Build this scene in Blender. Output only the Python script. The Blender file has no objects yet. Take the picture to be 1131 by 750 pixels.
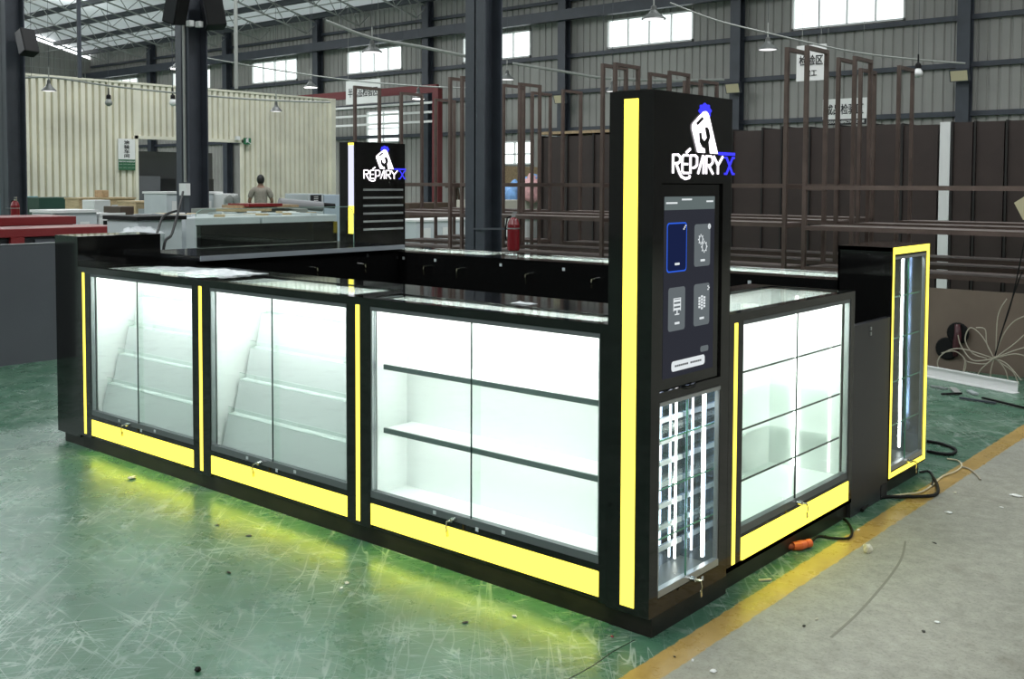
import bpy, bmesh, math, random
from mathutils import Vector, Matrix, Euler
import numpy as np
random.seed(7)
scene = bpy.context.scene
C = scene.collection

# ------------------------------------------------------------------ camera
F = 1148.63
YAW, PITCH, ROLL = 0.70611, 0.047012, 0.0039455
CAM = Vector((1.96006, -3.04802, 1.6))
DCY = -116.977
fw = Vector((-math.sin(YAW)*math.cos(PITCH), math.cos(YAW)*math.cos(PITCH), -math.sin(PITCH)))
rt0 = Vector((math.cos(YAW), math.sin(YAW), 0)); up0 = rt0.cross(fw)
rt = math.cos(ROLL)*rt0 + math.sin(ROLL)*up0
up = -math.sin(ROLL)*rt0 + math.cos(ROLL)*up0
cd = bpy.data.cameras.new('camera'); cam = bpy.data.objects.new('camera', cd); C.objects.link(cam)
cam.matrix_world = Matrix(((rt.x, up.x, -fw.x, CAM.x), (rt.y, up.y, -fw.y, CAM.y), (rt.z, up.z, -fw.z, CAM.z), (0, 0, 0, 1)))
cd.sensor_width = 36; cd.sensor_fit = 'HORIZONTAL'; cd.lens = F*36/1131; cd.shift_y = DCY/1131
cd.clip_start = 0.05; cd.clip_end = 300
scene.camera = cam
# ------------------------------------------------------------------ world, light, exposure
W = bpy.data.worlds.new('sky'); scene.world = W; W.use_nodes = True
W.node_tree.nodes['Background'].inputs[0].default_value = (0.93, 0.97, 1.0, 1)
W.node_tree.nodes['Background'].inputs[1].default_value = 2.2
vs = scene.view_settings
vs.view_transform = 'Standard'; vs.look = 'None'; vs.gamma = 1; vs.exposure = 0.0; vs.use_curve_mapping = False

def area(name, loc, rot, sx, sy, power, col=(1, 1, 1), spread=180):
    l = bpy.data.lights.new(name, 'AREA'); l.shape = 'RECTANGLE'; l.size = sx; l.size_y = sy
    l.energy = power; l.color = col; l.spread = math.radians(spread)
    o = bpy.data.objects.new(name, l); C.objects.link(o); o.location = loc; o.rotation_euler = rot
    return o
DAY = (0.95, 0.98, 1.0)
for x in (-40, -28, -16, -4, 8):            # added fill lamps below the roof, in place of unseen skylights, stronger far left
    for y in (12, -11):
        area('roof_fill', (x, y, 10.2), (0, 0, 0), 2.2, 13, 1800 if x < -20 else 1050, DAY)

def ray(u, v): return (u-565.5)/F*rt - (v-375-DCY)/F*up + fw
def at(u, v, D): return CAM + D*ray(u, v)
def on(ax, val, u, v):
    d = ray(u, v); return CAM + (val-CAM[ax])/d[ax]*d

# ------------------------------------------------------------------ materials
def pm(name, col, rough=0.5, metal=0.0, spec=0.5, noise=0.0, scale=8.0, emit=None, es=0, bump=0.0, stretch=None, coat=0):
    m = bpy.data.materials.new(name); m.use_nodes = True; nt = m.node_tree; b = nt.nodes['Principled BSDF']
    b.inputs['Base Color'].default_value = (*col, 1); b.inputs['Roughness'].default_value = rough
    b.inputs['Metallic'].default_value = metal; b.inputs['Specular IOR Level'].default_value = spec
    if coat: b.inputs['Coat Weight'].default_value = coat; b.inputs['Coat Roughness'].default_value = 0.05
    if emit: b.inputs['Emission Color'].default_value = (*emit, 1); b.inputs['Emission Strength'].default_value = es
    if noise or bump:
        tc = nt.nodes.new('ShaderNodeTexCoord'); mp = nt.nodes.new('ShaderNodeMapping')
        nt.links.new(tc.outputs['Object'], mp.inputs[0])
        if stretch: mp.inputs['Scale'].default_value = stretch
        n = nt.nodes.new('ShaderNodeTexNoise'); n.inputs['Scale'].default_value = scale; n.inputs['Detail'].default_value = 6
        nt.links.new(mp.outputs[0], n.inputs['Vector'])
        if noise:
            r = nt.nodes.new('ShaderNodeValToRGB'); r.color_ramp.elements[0].position = .3; r.color_ramp.elements[1].position = .7
            r.color_ramp.elements[0].color = tuple(c*(1-noise) for c in col)+(1,)
            r.color_ramp.elements[1].color = tuple(min(1, c*(1+noise)) for c in col)+(1,)
            nt.links.new(n.outputs[0], r.inputs[0]); nt.links.new(r.outputs[0], b.inputs['Base Color'])
        if bump:
            bp = nt.nodes.new('ShaderNodeBump'); bp.inputs['Strength'].default_value = bump; bp.inputs['Distance'].default_value = .01
            nt.links.new(n.outputs[0], bp.inputs['Height']); nt.links.new(bp.outputs[0], b.inputs['Normal'])
    return m
def em(name, col, s):
    m = bpy.data.materials.new(name); m.use_nodes = True; nt = m.node_tree
    nt.nodes.remove(nt.nodes['Principled BSDF']); e = nt.nodes.new('ShaderNodeEmission')
    e.inputs[0].default_value = (*col, 1); e.inputs[1].default_value = s
    nt.links.new(e.outputs[0], nt.nodes['Material Output'].inputs[0]); return m
def glassmat(name, tint=(0.97, 1, 0.98), refl=0.05, gain=1.0, rough=0.0):
    m = bpy.data.materials.new(name); m.use_nodes = True; nt = m.node_tree
    nt.nodes.remove(nt.nodes['Principled BSDF'])
    t = nt.nodes.new('ShaderNodeBsdfTransparent'); t.inputs[0].default_value = (*tint, 1)
    g = nt.nodes.new('ShaderNodeBsdfGlossy'); g.inputs['Roughness'].default_value = rough; g.inputs[0].default_value = (.9, .95, .93, 1)
    lf = nt.nodes.new('ShaderNodeLayerWeight'); pw = nt.nodes.new('ShaderNodeMath'); pw.operation = 'POWER'; pw.inputs[1].default_value = 5
    nt.links.new(lf.outputs['Facing'], pw.inputs[0])
    lw = nt.nodes.new('ShaderNodeMath'); lw.operation = 'MULTIPLY_ADD'; lw.inputs[1].default_value = .8; lw.inputs[2].default_value = .03; nt.links.new(pw.outputs[0], lw.inputs[0])
    mu = nt.nodes.new('ShaderNodeMath'); mu.operation = 'MULTIPLY'; mu.inputs[1].default_value = gain; mu.use_clamp = True
    mx = nt.nodes.new('ShaderNodeMixShader')
    nt.links.new(lw.outputs[0], mu.inputs[0]); nt.links.new(mu.outputs[0], mx.inputs[0])
    nt.links.new(t.outputs[0], mx.inputs[1]); nt.links.new(g.outputs[0], mx.inputs[2])
    nt.links.new(mx.outputs[0], nt.nodes['Material Output'].inputs[0]); return m

BLACK = pm('black_gloss_acrylic', (.006, .006, .006), .06, spec=.45)
BLACKM = pm('black_laminate', (.012, .011, .011), .28, spec=.35, noise=.15, scale=5)
KICK = pm('black_scuffed_kick', (.012, .010, .008), .35, spec=.3, noise=.4, scale=9)
CHAR = pm('charcoal_laminate', (.022, .022, .026), .35, spec=.4)
WHITE = pm('white_laminate', (.84, .88, .86), .4, noise=.015, scale=3)
PALEG = pm('shaded_white_laminate', (.54, .58, .58), .45)  # white laminate darkened, shade on the risers put into the colour
ALU = pm('brushed_aluminium', (.45, .47, .48), .35, metal=.8)
DALU = pm('grey_anodised_track', (.13, .145, .15), .4, metal=.3)
SHELFED = pm('grey_shelf_edge', (.12, .15, .15), .4)
CHROME = pm('chrome', (.7, .7, .68), .15, metal=1)
BRASS = pm('key_metal', (.62, .58, .42), .25, metal=1)
MIRROR = pm('mirror', (.42, .48, .58), .04, metal=1, noise=.5, scale=14, stretch=(1, 3, .35))
GLASS = glassmat('clear_glass')
GLASSE = pm('green_glass_edge', (.10, .32, .2), .15)
GDARK = pm('dark_glass_edge', (.015, .03, .028), .15)
YEL = em('yellow_light_panel', (1.0, .85, .095), 2.2)
LED = em('white_led', (1, 1, .98), 9)
LEDS = em('white_led_soft', (1, 1, .98), 3)
LOGOW = em('logo_white', (1, .93, 1), 2.2)
LOGOB = em('logo_blue', (.05, .05, 1.0), 1.3)
LAV = em('overexposed_lavender', (.78, .80, 1.0), 1.1)  # pale tint imitates the overexposed upper part of the far light strip
STEEL = pm('dark_blue_grey_steel', (.048, .055, .07), .45, noise=.15, scale=3)
PURL = pm('dark_purlin', (.045, .052, .06), .5)
GALV = pm('galvanised_rod', (.32, .33, .31), .4, metal=.2)
WALLG = pm('grey_corrugated_sheet', (.31, .305, .285), .5, noise=.12, scale=.6)
CREAM = pm('cream_corrugated_sheet', (.76, .73, .60), .45, noise=.12, scale=1.2)
ROOF = pm('roof_insulation_sheet', (.68, .70, .70), .45, noise=.1, scale=.5)
def translucent_roof():  # translucency added so outside light brightens the roof and the hall
    m = ROOF; nt = m.node_tree; b = nt.nodes['Principled BSDF']; out = nt.nodes['Material Output']
    t = nt.nodes.new('ShaderNodeBsdfTranslucent'); t.inputs[0].default_value = (.8, .85, .85, 1)
    mx = nt.nodes.new('ShaderNodeMixShader'); mx.inputs[0].default_value = .16
    nt.links.new(b.outputs[0], mx.inputs[1]); nt.links.new(t.outputs[0], mx.inputs[2]); nt.links.new(mx.outputs[0], out.inputs[0])
translucent_roof()
BROWN = pm('brown_powder_coated_steel', (.16, .115, .10), .3, metal=.55, noise=.15, scale=6)
BSHELF = pm('brown_shelf_board', (.15, .118, .105), .5, noise=.15, scale=4)
BBOARD = pm('dark_brown_board', (.036, .022, .019), .55, noise=.2, scale=2)
BGAP = pm('dark_board_gap', (.012, .009, .008), .6)  # near-black tone painted in for shaded gaps between the boards
CHIP = pm('chipboard', (.42, .30, .18), .8, noise=.25, scale=30)
BEIGE = pm('beige_board', (.17, .125, .095), .6, noise=.1, scale=3)
GREY = pm('grey_partition_laminate', (.11, .115, .13), .35, noise=.06, scale=2)
DGREY = pm('dark_grey_board', (.065, .067, .075), .6, noise=.1, scale=1)
RED = pm('red_laminate', (.22, .018, .02), .35)
REDST = pm('red_steel', (.14, .02, .022), .5)
GREEN = pm('dark_green_board', (.012, .06, .04), .5)
CYAN = pm('cyan_film', (.10, .33, .42), .4)
LGREY = pm('light_grey_enamel', (.56, .60, .62), .4, noise=.06, scale=3)
WENAM = pm('white_enamel', (.78, .78, .77), .4)
WOOD = pm('light_wood', (.50, .38, .22), .6, noise=.2, scale=6, stretch=(1, 8, 8))
DWOOD = pm('dark_brown_wood', (.07, .045, .03), .6)
EXTRED = pm('extinguisher_red', (.19, .009, .015), .25)
RUBBER = pm('black_rubber', (.008, .008, .008), .6, spec=.2)
WIRE = pm('pale_wire', (.42, .38, .30), .5)
PAPER = pm('white_paper', (.8, .8, .78), .7)
PAPERY = pm('yellowish_card', (.62, .55, .36), .7)
INK = pm('black_ink', (.01, .01, .012), .6)
SIGNG = pm('green_sign', (.03, .13, .06), .5)
ORANGE = pm('orange_plastic', (.7, .13, .04), .4)
LAMPB = em('lamp_bulb', (1, .98, .95), 8)
LAMPD = em('lamp_dim', (1, 1, 1), 1.2)
SKIN = pm('skin', (.25, .14, .09), .5)
SHIRT = pm('grey_brown_shirt', (.28, .25, .21), .9, noise=.15, scale=25)
HAIR = pm('black_hair', (.01, .009, .009), .6)
TROUS = pm('dark_trousers', (.03, .035, .05), .8)
STONE = pm('white_rubble', (.65, .62, .5), .9, noise=.2, scale=40, bump=.4)
FILM = pm('white_plastic_film', (.75, .78, .8), .25)
GFILM = pm('grey_plastic_film', (.38, .42, .43), .3)
BLUEB = pm('blue_plastic_bag', (.16, .33, .62), .4, noise=.3, scale=10)
PINKB = pm('pink_plastic_bag', (.6, .33, .33), .5, noise=.3, scale=10)
WHAMMER = pm('painted_lampshade', (.08, .085, .08), .4)
# ------------------------------------------------------------------ mesh builder
class MB:
    def __init__(s): s.v = []; s.f = []
    def add(s, vs, fs):
        b = len(s.v); s.v += [tuple(v) for v in vs]; s.f += [tuple(b+i for i in f) for f in fs]; return s
    def box(s, x0, x1, y0, y1, z0, z1):
        if x0 > x1: x0, x1 = x1, x0
        if y0 > y1: y0, y1 = y1, y0
        if z0 > z1: z0, z1 = z1, z0
        return s.add([(x0,y0,z0),(x1,y0,z0),(x1,y1,z0),(x0,y1,z0),(x0,y0,z1),(x1,y0,z1),(x1,y1,z1),(x0,y1,z1)],
                     [(0,3,2,1),(4,5,6,7),(0,1,5,4),(1,2,6,5),(2,3,7,6),(3,0,4,7)])
    def obox(s, c, ax, ay, az, hx, hy, hz):
        c = Vector(c); ax, ay, az = (Vector(a).normalized() for a in (ax, ay, az)); vs = []
        for k in (-1, 1):
            for (i, j) in ((-1,-1),(1,-1),(1,1),(-1,1)): vs.append(c+ax*hx*i+ay*hy*j+az*hz*k)
        return s.add(vs, [(0,3,2,1),(4,5,6,7),(0,1,5,4),(1,2,6,5),(2,3,7,6),(3,0,4,7)])
    def bar(s, a, b, w, h=None, upv=(0, 0, 1)):
        a = Vector(a); b = Vector(b); d = (b-a); L = d.length
        if L < 1e-6: return s
        d /= L; u = Vector(upv)
        if abs(d.dot(u)) > .98: u = Vector((1, 0, 0))
        x = d.cross(u).normalized(); y = x.cross(d)
        return s.obox((a+b)/2, x, y, d, w/2, (h or w)/2, L/2)
    def tube(s, pts, r, n=8, cap=True):
        pts = [Vector(p) for p in pts]; rs = r if isinstance(r, (list, tuple)) else [r]*len(pts)
        rings = []; prev = None
        for i, p in enumerate(pts):
            t = (pts[min(i+1, len(pts)-1)]-pts[max(i-1, 0)])
            if t.length < 1e-9: t = Vector((0, 0, 1))
            t.normalize()
            if prev is None:
                x = t.orthogonal().normalized()
            else:
                x = (prev-t*prev.dot(t));
                x = x.normalized() if x.length > 1e-6 else t.orthogonal().normalized()
            prev = x; y = t.cross(x)
            rings.append([p+(x*math.cos(a)+y*math.sin(a))*rs[i] for a in [2*math.pi*k/n for k in range(n)]])
        vs = [v for rg in rings for v in rg]; fs = []
        for i in range(len(rings)-1):
            for k in range(n):
                fs.append((i*n+k, i*n+(k+1) % n, (i+1)*n+(k+1) % n, (i+1)*n+k))
        if cap: fs.append(tuple(range(n-1, -1, -1))); fs.append(tuple((len(rings)-1)*n+k for k in range(n)))
        return s.add(vs, fs)
    def lathe(s, c, prof, n=20, axis='z'):
        c = Vector(c); vs = []; fs = []
        for (r, h) in prof:
            for k in range(n):
                a = 2*math.pi*k/n; p = (r*math.cos(a), r*math.sin(a), h)
                if axis == 'x': p = (h, p[0], p[1])
                elif axis == 'y': p = (p[0], h, p[1])
                vs.append(c+Vector(p))
        m = len(prof)
        for i in range(m-1):
            for k in range(n): fs.append((i*n+k, i*n+(k+1) % n, (i+1)*n+(k+1) % n, (i+1)*n+k))
        fs.append(tuple(range(n-1, -1, -1))); fs.append(tuple((m-1)*n+k for k in range(n)))
        return s.add(vs, fs)
    def prism(s, poly, o, ux, uy, d):
        """2D polygon poly, mapped o+ux*a+uy*b, extruded by vector d"""
        o = Vector(o); ux = Vector(ux); uy = Vector(uy); d = Vector(d); n = len(poly)
        a = [o+ux*p[0]+uy*p[1] for p in poly]; vs = a+[p+d for p in a]
        fs = [tuple(range(n)), tuple(range(2*n-1, n-1, -1))]+[(i, i+n, (i+1) % n+n, (i+1) % n) for i in range(n)]
        return s.add(vs, fs)
    def build(s, name, mat, parent=None, local=False, bevel=0, smooth=False, fixn=True):
        me = bpy.data.meshes.new(name)
        off = Vector((0, 0, 0))
        if parent is not None and not local:
            p = parent
            while p is not None: off += Vector(p.location); p = p.parent
        me.from_pydata([tuple(Vector(v)-off) for v in s.v], [], s.f); me.materials.append(mat)
        if fixn or bevel:
            bm = bmesh.new(); bm.from_mesh(me); bmesh.ops.recalc_face_normals(bm, faces=bm.faces)
            if bevel:
                bmesh.ops.bevel(bm, geom=[e for e in bm.edges if e.is_manifold and e.calc_face_angle(0) > .6], offset=bevel, segments=2, affect='EDGES', profile=.6)
            bm.to_mesh(me); bm.free()
        if smooth:
            for p in me.polygons: p.use_smooth = True
        o = bpy.data.objects.new(name, me); C.objects.link(o)
        if parent is not None: o.parent = parent
        return o
def tag(o, label, cat, group=None, kind=None):
    if label: o['label'] = label
    if cat: o['category'] = cat
    if group: o['group'] = group
    if kind: o['kind'] = kind
    return o
def thing(name, label, cat, loc=(0, 0, 0), rz=0, group=None):
    o = bpy.data.objects.new(name, None); C.objects.link(o); o.location = loc; o.rotation_euler = (0, 0, rz)
    o.empty_display_size = .1
    return tag(o, label, cat, group)
def st(o, label=None):
    o['kind'] = 'structure'
    if label: o['label'] = label
    return o
def sname(name, loc=(0, 0, 0)):
    o = bpy.data.objects.new(name, None); C.objects.link(o); o.location = loc; return st(o)
def B(*a): return MB().box(*a)
def text_mesh(txt, size, ext, spacing=1.0):
    cu = bpy.data.curves.new('t', 'FONT'); cu.body = txt; cu.size = size; cu.extrude = ext; cu.align_x = 'CENTER'; cu.align_y = 'CENTER'
    cu.space_line = spacing; cu.resolution_u = 2; cu.offset = size*.012
    o = bpy.data.objects.new('t', cu); C.objects.link(o); bpy.context.view_layer.update()
    dg = bpy.context.evaluated_depsgraph_get(); me = bpy.data.meshes.new_from_object(o.evaluated_get(dg))
    bpy.data.objects.remove(o); return me
def lettering(txt, size, centre, right, upv, mat, parent, name='lettering', ext=.002, width=None, spacing=1.0):
    me = text_mesh(txt, size, ext, spacing); me.materials.clear(); me.materials.append(mat)
    r = Vector(right).normalized(); u = Vector(upv).normalized(); n = r.cross(u)
    off = Vector((0, 0, 0)); p = parent
    while p is not None: off += Vector(p.location); p = p.parent
    sx = 1.0
    if width and len(me.vertices):
        xs = [v.co.x for v in me.vertices]; sx = width/(max(xs)-min(xs))
    for v in me.vertices:
        q = Vector(centre)+r*v.co.x*sx+u*v.co.y+n*v.co.z-off; v.co = q
    o = bpy.data.objects.new(name, me); C.objects.link(o)
    if parent: o.parent = parent
    return o

# ================================================================== FLOOR
def floor_material():
    m = bpy.data.materials.new('worn_workshop_floor'); m.use_nodes = True; nt = m.node_tree; N = nt.nodes; L = nt.links
    b = N['Principled BSDF']
    tc = N.new('ShaderNodeTexCoord'); sp = N.new('ShaderNodeSeparateXYZ'); L.new(tc.outputs['Object'], sp.inputs[0])
    def noise(scale, detail=6, rough=.6, stretch=None, rot=0, dist=0):
        mp = N.new('ShaderNodeMapping'); L.new(tc.outputs['Object'], mp.inputs[0]); mp.inputs['Rotation'].default_value = (0, 0, rot)
        if stretch:
            m2 = N.new('ShaderNodeMapping'); L.new(mp.outputs[0], m2.inputs[0]); m2.inputs['Scale'].default_value = stretch; mp = m2
        n = N.new('ShaderNodeTexNoise'); n.inputs['Scale'].default_value = scale; n.inputs['Detail'].default_value = detail
        n.inputs['Roughness'].default_value = rough; n.inputs['Distortion'].default_value = dist
        L.new(mp.outputs[0], n.inputs['Vector']); return n.outputs[0]
    def ramp(src, stops):
        r = N.new('ShaderNodeValToRGB'); e = r.color_ramp.elements
        e[0].position, e[0].color = stops[0][0], (*stops[0][1], 1); e[1].position, e[1].color = stops[-1][0], (*stops[-1][1], 1)
        for p, c in stops[1:-1]:
            q = e.new(p); q.color = (*c, 1)
        L.new(src, r.inputs[0]); return r.outputs[0]
    def mix(f, a, c, mode='MIX'):
        x = N.new('ShaderNodeMix'); x.data_type = 'RGBA'; x.blend_type = mode
        for s, k in ((f, 0), (a, 6), (c, 7)):
            if isinstance(s, (int, float)): x.inputs[k].default_value = s
            elif isinstance(s, tuple): x.inputs[k].default_value = (*s, 1)
            else: L.new(s, x.inputs[k])
        return x.outputs[2]
    def math_(op, a, c=None, clamp=False):
        x = N.new('ShaderNodeMath'); x.operation = op; x.use_clamp = clamp
        for s, k in ((a, 0), (c, 1)):
            if s is None: continue
            if isinstance(s, (int, float)): x.inputs[k].default_value = s
            else: L.new(s, x.inputs[k])
        return x.outputs[0]
    big = noise(.9, 5); mid = noise(6, 8, .7); fine = noise(60, 4, .7)
    green = ramp(big, [(.3, (.036, .115, .074)), (.5, (.055, .150, .092)), (.7, (.090, .19, .118))])
    scr = None
    for rot, sc in ((.5, 9), (-.7, 7), (1.6, 10), (2.4, 8), (.9, 13)):
        n = noise(sc, 3, .5, (1, .09, 1), rot, .5)
        s = ramp(n, [(.44, (0, 0, 0)), (.492, (0, 0, 0)), (.498, (1, 1, 1)), (.502, (1, 1, 1)), (.508, (0, 0, 0)), (.6, (0, 0, 0))])
        scr = s if scr is None else mix(1.0, scr, s, 'LIGHTEN')
    patch = ramp(noise(1.7, 4), [(.38, (.15, .15, .15)), (.58, (.9, .9, .9))])
    scrm = mix(1.0, mix(1.0, scr, (.6, .6, .6), 'MULTIPLY'), patch, 'MULTIPLY')
    green = mix(scrm, green, (.50, .58, .53))
    wear = ramp(noise(9, 10, .75, (1, .8, 1), .6), [(.54, (0, 0, 0)), (.74, (.35, .35, .35))])
    green = mix(wear, green, (.17, .25, .22))
    dirt = ramp(mid, [(.3, (.72, .72, .7)), (.6, (1, 1, 1))]); green = mix(1.0, green, dirt, 'MULTIPLY')
    conc = ramp(noise(1.3, 8, .65), [(.3, (.18, .177, .135)), (.5, (.28, .277, .215)), (.72, (.38, .37, .295))])
    conc = mix(.6, conc, ramp(noise(14, 8, .7), [(.3, (.22, .22, .18)), (.7, (.44, .43, .37))]))
    stain = ramp(noise(2.2, 6, .6), [(.6, (1, 1, 1)), (.74, (.62, .6, .56))]); conc = mix(1.0, conc, stain, 'MULTIPLY'); conc = mix(1.0, conc, ramp(noise(70, 5, .8), [(.36, (.72, .72, .7)), (.5, (1, 1, 1))]), 'MULTIPLY')
    yel = ramp(mid, [(.3, (.33, .21, .055)), (.6, (.44, .29, .085)), (.8, (.40, .32, .18))])
    edge = math_('MULTIPLY', math_('SUBTRACT', noise(11, 6, .7), .5), .035)
    xx = math_('ADD', sp.outputs[0], edge)
    a = math_('MULTIPLY', math_('SUBTRACT', xx, .082), 260, True)
    c = math_('MULTIPLY', math_('SUBTRACT', xx, .186), 160, True)
    col = mix(a, green, yel); col = mix(c, col, conc)
    L.new(col, b.inputs['Base Color'])
    rg = ramp(noise(5, 8, .7), [(.3, (.22, .22, .22)), (.7, (.36, .36, .36))])
    rough = mix(c, rg, (.55, .55, .55)); L.new(rough, b.inputs['Roughness'])
    b.inputs['Specular IOR Level'].default_value = .36
    bp = N.new('ShaderNodeBump'); bp.inputs['Strength'].default_value = .26; bp.inputs['Distance'].default_value = .004
    hh = math_('ADD', noise(22, 7, .75, (1, .8, 1), .65), math_('MULTIPLY', fine, .25)); L.new(hh, bp.inputs['Height']); L.new(bp.outputs[0], b.inputs['Normal'])
    return m
st(B(-48, 18, -24, 23.04, -.2, 0).build('floor', floor_material()), 'worn green painted floor, bare grey concrete right of a yellow line')
crk = MB(); pts = [(-.037+.006*math.sin(i*2.1), -1.2+i*.13, .0005) for i in range(10)]
for a, b in zip(pts, pts[1:]): crk.bar(a, b, .003, .001)
tag(crk.build('floor_crack', INK), None, None, kind='structure')

# ================================================================== BUILDING SHELL
YB = 23.04; XL = -48.0
def corrugated(mb, axis, c, sgn, a0, a1, z0, z1, pitch=.25, gw=.05, gd=.03, ztop=None):
    """sheet in plane axis=c, running a0..a1; grooves sunk by gd away from the room (sgn = room side)"""
    xs = []; a = a0
    while a < a1-1e-6:
        for da, d in ((0, 0), (pitch-gw-.02, 0), (pitch-gw, gd), (pitch-.02, gd)):
            if a+da < a1: xs.append((a+da, d))
        a += pitch
    xs.append((a1, 0)); vs = []; fs = []
    for (p, d) in xs:
        q = c-sgn*d
        for z in (z0, z1 if ztop is None else ztop(p)): vs.append((p, q, z) if axis == 1 else (q, p, z))
    for i in range(len(xs)-1): fs.append((2*i, 2*i+2, 2*i+3, 2*i+1))
    mb.add(vs, fs)
wins = []                                   # (x0,x1,z0,z1)
for k in range(-3, 8):
    cx = -3-6*k; wins.append((cx-1.5, cx+1.5, 5.72, 6.6))
low = [(-27.4, -25.62, 3.12, 4.3), (-21.0, -19.36, 2.25, 3.03)]
mb = MB(); cuts = sorted([(w[0], w[1], [w]) for w in wins])
x = XL
def band(xa, xb, holes):
    z = 0
    for (a, b) in sorted(holes): corrugated(mb, 1, YB, -1, xa, xb, z, a); z = b
    corrugated(mb, 1, YB, -1, xa, xb, z, 8.0)
edges = sorted(set([XL, 18.0]+[e for w in wins+low for e in w[:2] if XL < e < 18]))
for xa, xb in zip(edges, edges[1:]):
    m_ = (xa+xb)/2; band(xa, xb, [(w[2], w[3]) for w in wins+low if w[0] < m_ < w[1]])
st(mb.build('wall_back', WALLG, fixn=False), 'grey corrugated steel wall with high windows')
SL = .25
def roofz(y): return 8+SL*(YB-y) if y > 0 else 8+SL*(YB+y)
mb = MB(); corrugated(mb, 0, XL, 1, -23, YB, 0, 8, ztop=lambda y: roofz(y)-.25); st(mb.build('wall_left', WALLG, fixn=False), 'far gable end wall of the workshop')
st(B(18, 18.2, -24, 23.04, 0, 14).build('wall_right', WALLG)); st(B(-48, 18, -24.2, -24, 0, 8).build('wall_front', WALLG))
ceil = st(MB().add([(XL, YB+.3, 7.98), (18, YB+.3, 7.98), (18, 0, roofz(0)), (XL, 0, roofz(0)), (XL, -24, 7.8), (18, -24, 7.8)],
        [(0, 1, 2, 3), (3, 2, 5, 4)]).build('ceiling', ROOF), 'pitched metal roof on dark purlins and light trusses')
for i in range(16):
    y = 22.6-i*1.35; z = roofz(y)-.10
    MB().bar((XL, y, z), (6, y, z), .16, .2).build('purlin', PURL, ceil)
# light trusses below the roof
for x in [-3*k for k in range(2, 16)]:
    m_ = MB(); tp = [(x, y, roofz(y)-.28) for y in np.arange(22.8, 2, -1.0)]
    bt = [(x, y, roofz(y)-.85) for y in np.arange(22.3, 2, -1.0)]
    m_.bar(tp[0], tp[-1], .05); m_.bar(bt[0], bt[-1], .05)
    for a, b in zip(tp, bt): m_.bar(a, b, .025)
    for a, b in zip(tp[1:], bt): m_.bar(a, b, .025)
    m_.build('roof_truss', GALV, ceil)
for i, y in enumerate((20.4, 16.3, 12.2, 8.1)):
    MB().tube([(XL, y, roofz(y)-.85), (4, y, roofz(y)-.85)], .022, 6).build('tie_rod', GALV, ceil)
n = 1
for (x0, x1, z0, z1) in wins+low:
    w = sname('window_%d' % n, (x0, YB, z0)); n += 1
    f = MB(); t = .05; lowwin = (z0 < 5)
    f.box(x0, x1, YB-.04, YB+.06, z0, z0+t); f.box(x0, x1, YB-.04, YB+.06, z1-t, z1)
    f.box(x0, x0+t, YB-.04, YB+.06, z0, z1); f.box(x1-t, x1, YB-.04, YB+.06, z0, z1)
    k = 2 if lowwin else 4
    for i in range(1, k): xm = x0+(x1-x0)*i/k; f.box(xm-.02, xm+.02, YB-.03, YB+.05, z0, z1)
    if lowwin: zm = z0+(z1-z0)*.45; f.box(x0, x1, YB-.03, YB+.05, zm-.02, zm+.02)
    f.build('window_frame', WENAM, w)
    B(x0+t, x1-t, YB+.01, YB+.016, z0+t, z1-t).build('window_pane', GLASS, w)
# wall columns, girts
n = 1
for k in range(-1, 8):
    x = -6*k
    st(MB().box(x-.15, x+.15, YB-.36, YB-.34, 0, 8).box(x-.15, x+.15, YB-.10, YB-.08, 0, 8).box(x-.012, x+.012, YB-.35, YB-.09, 0, 8).build('trim_%d' % n, STEEL), 'dark steel wall column'); n += 1
for z, h in ((3.34, .12), (4.5, .12), (5.62, .12), (7.35, .1)):
    st(MB().box(XL+.2, 12, YB-.12, YB-.03, z-h/2, z+h/2).build('trim_%d' % n, STEEL), 'horizontal wall girt'); n += 1
st(MB().box(XL+.2, 12, YB-.5, YB-.3, 6.68, 7.0).build('trim_%d' % n, STEEL), 'dark crane beam along the wall'); n += 1
for y in (19.5, 15.5, 11.5): st(B(XL+.1, XL+.3, y-.12, y+.12, 0, roofz(y)-.4).build('trim_%d' % n, STEEL)); n += 1
# mesh fence in front of the end wall
mf = MB()
for i in range(34): y = 6+i*.5; mf.bar((XL+.5, y, 4), (XL+.5, y, 7.7), .03)
for z in np.arange(4.6, 7.8, .5): mf.bar((XL+.5, 6, z), (XL+.5, 22.8, z), .03)
tag(mf.build('mesh_screen', GALV), 'wire mesh screen high up in front of the far gable wall', 'mesh screen')

# cream partition with doorway
XC = -21.5; H4 = 4.0
mb = MB(); pk = dict(pitch=.165, gw=.045, gd=.09)
corrugated(mb, 0, XC, 1, 5.0, 10.38, 0, H4, **pk); corrugated(mb, 0, XC, 1, 13.35, 16.4, 0, H4, **pk); corrugated(mb, 0, XC, 1, 10.38, 13.35, 2.68, H4, **pk)
st(mb.build('wall_partition', CREAM, fixn=False), 'cream corrugated partition with a wide doorway')
st(MB().box(XC-.05, XC+.03, 10.30, 10.38, 0, 2.76).box(XC-.05, XC+.03, 13.35, 13.43, 0, 2.76).box(XC-.05, XC+.03, 10.30, 13.43, 2.68, 2.76).build('door_1', CREAM), 'wide open doorway in the cream partition')
st(B(XC-.06, XC+.05, 16.4, 16.55, 0, H4+.05).build('trim_%d' % n, CREAM)); n += 1
st(B(XC-.1, XC+.02, 5.0, 16.5, H4, H4+.05).build('trim_%d' % n, CREAM)); n += 1
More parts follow.
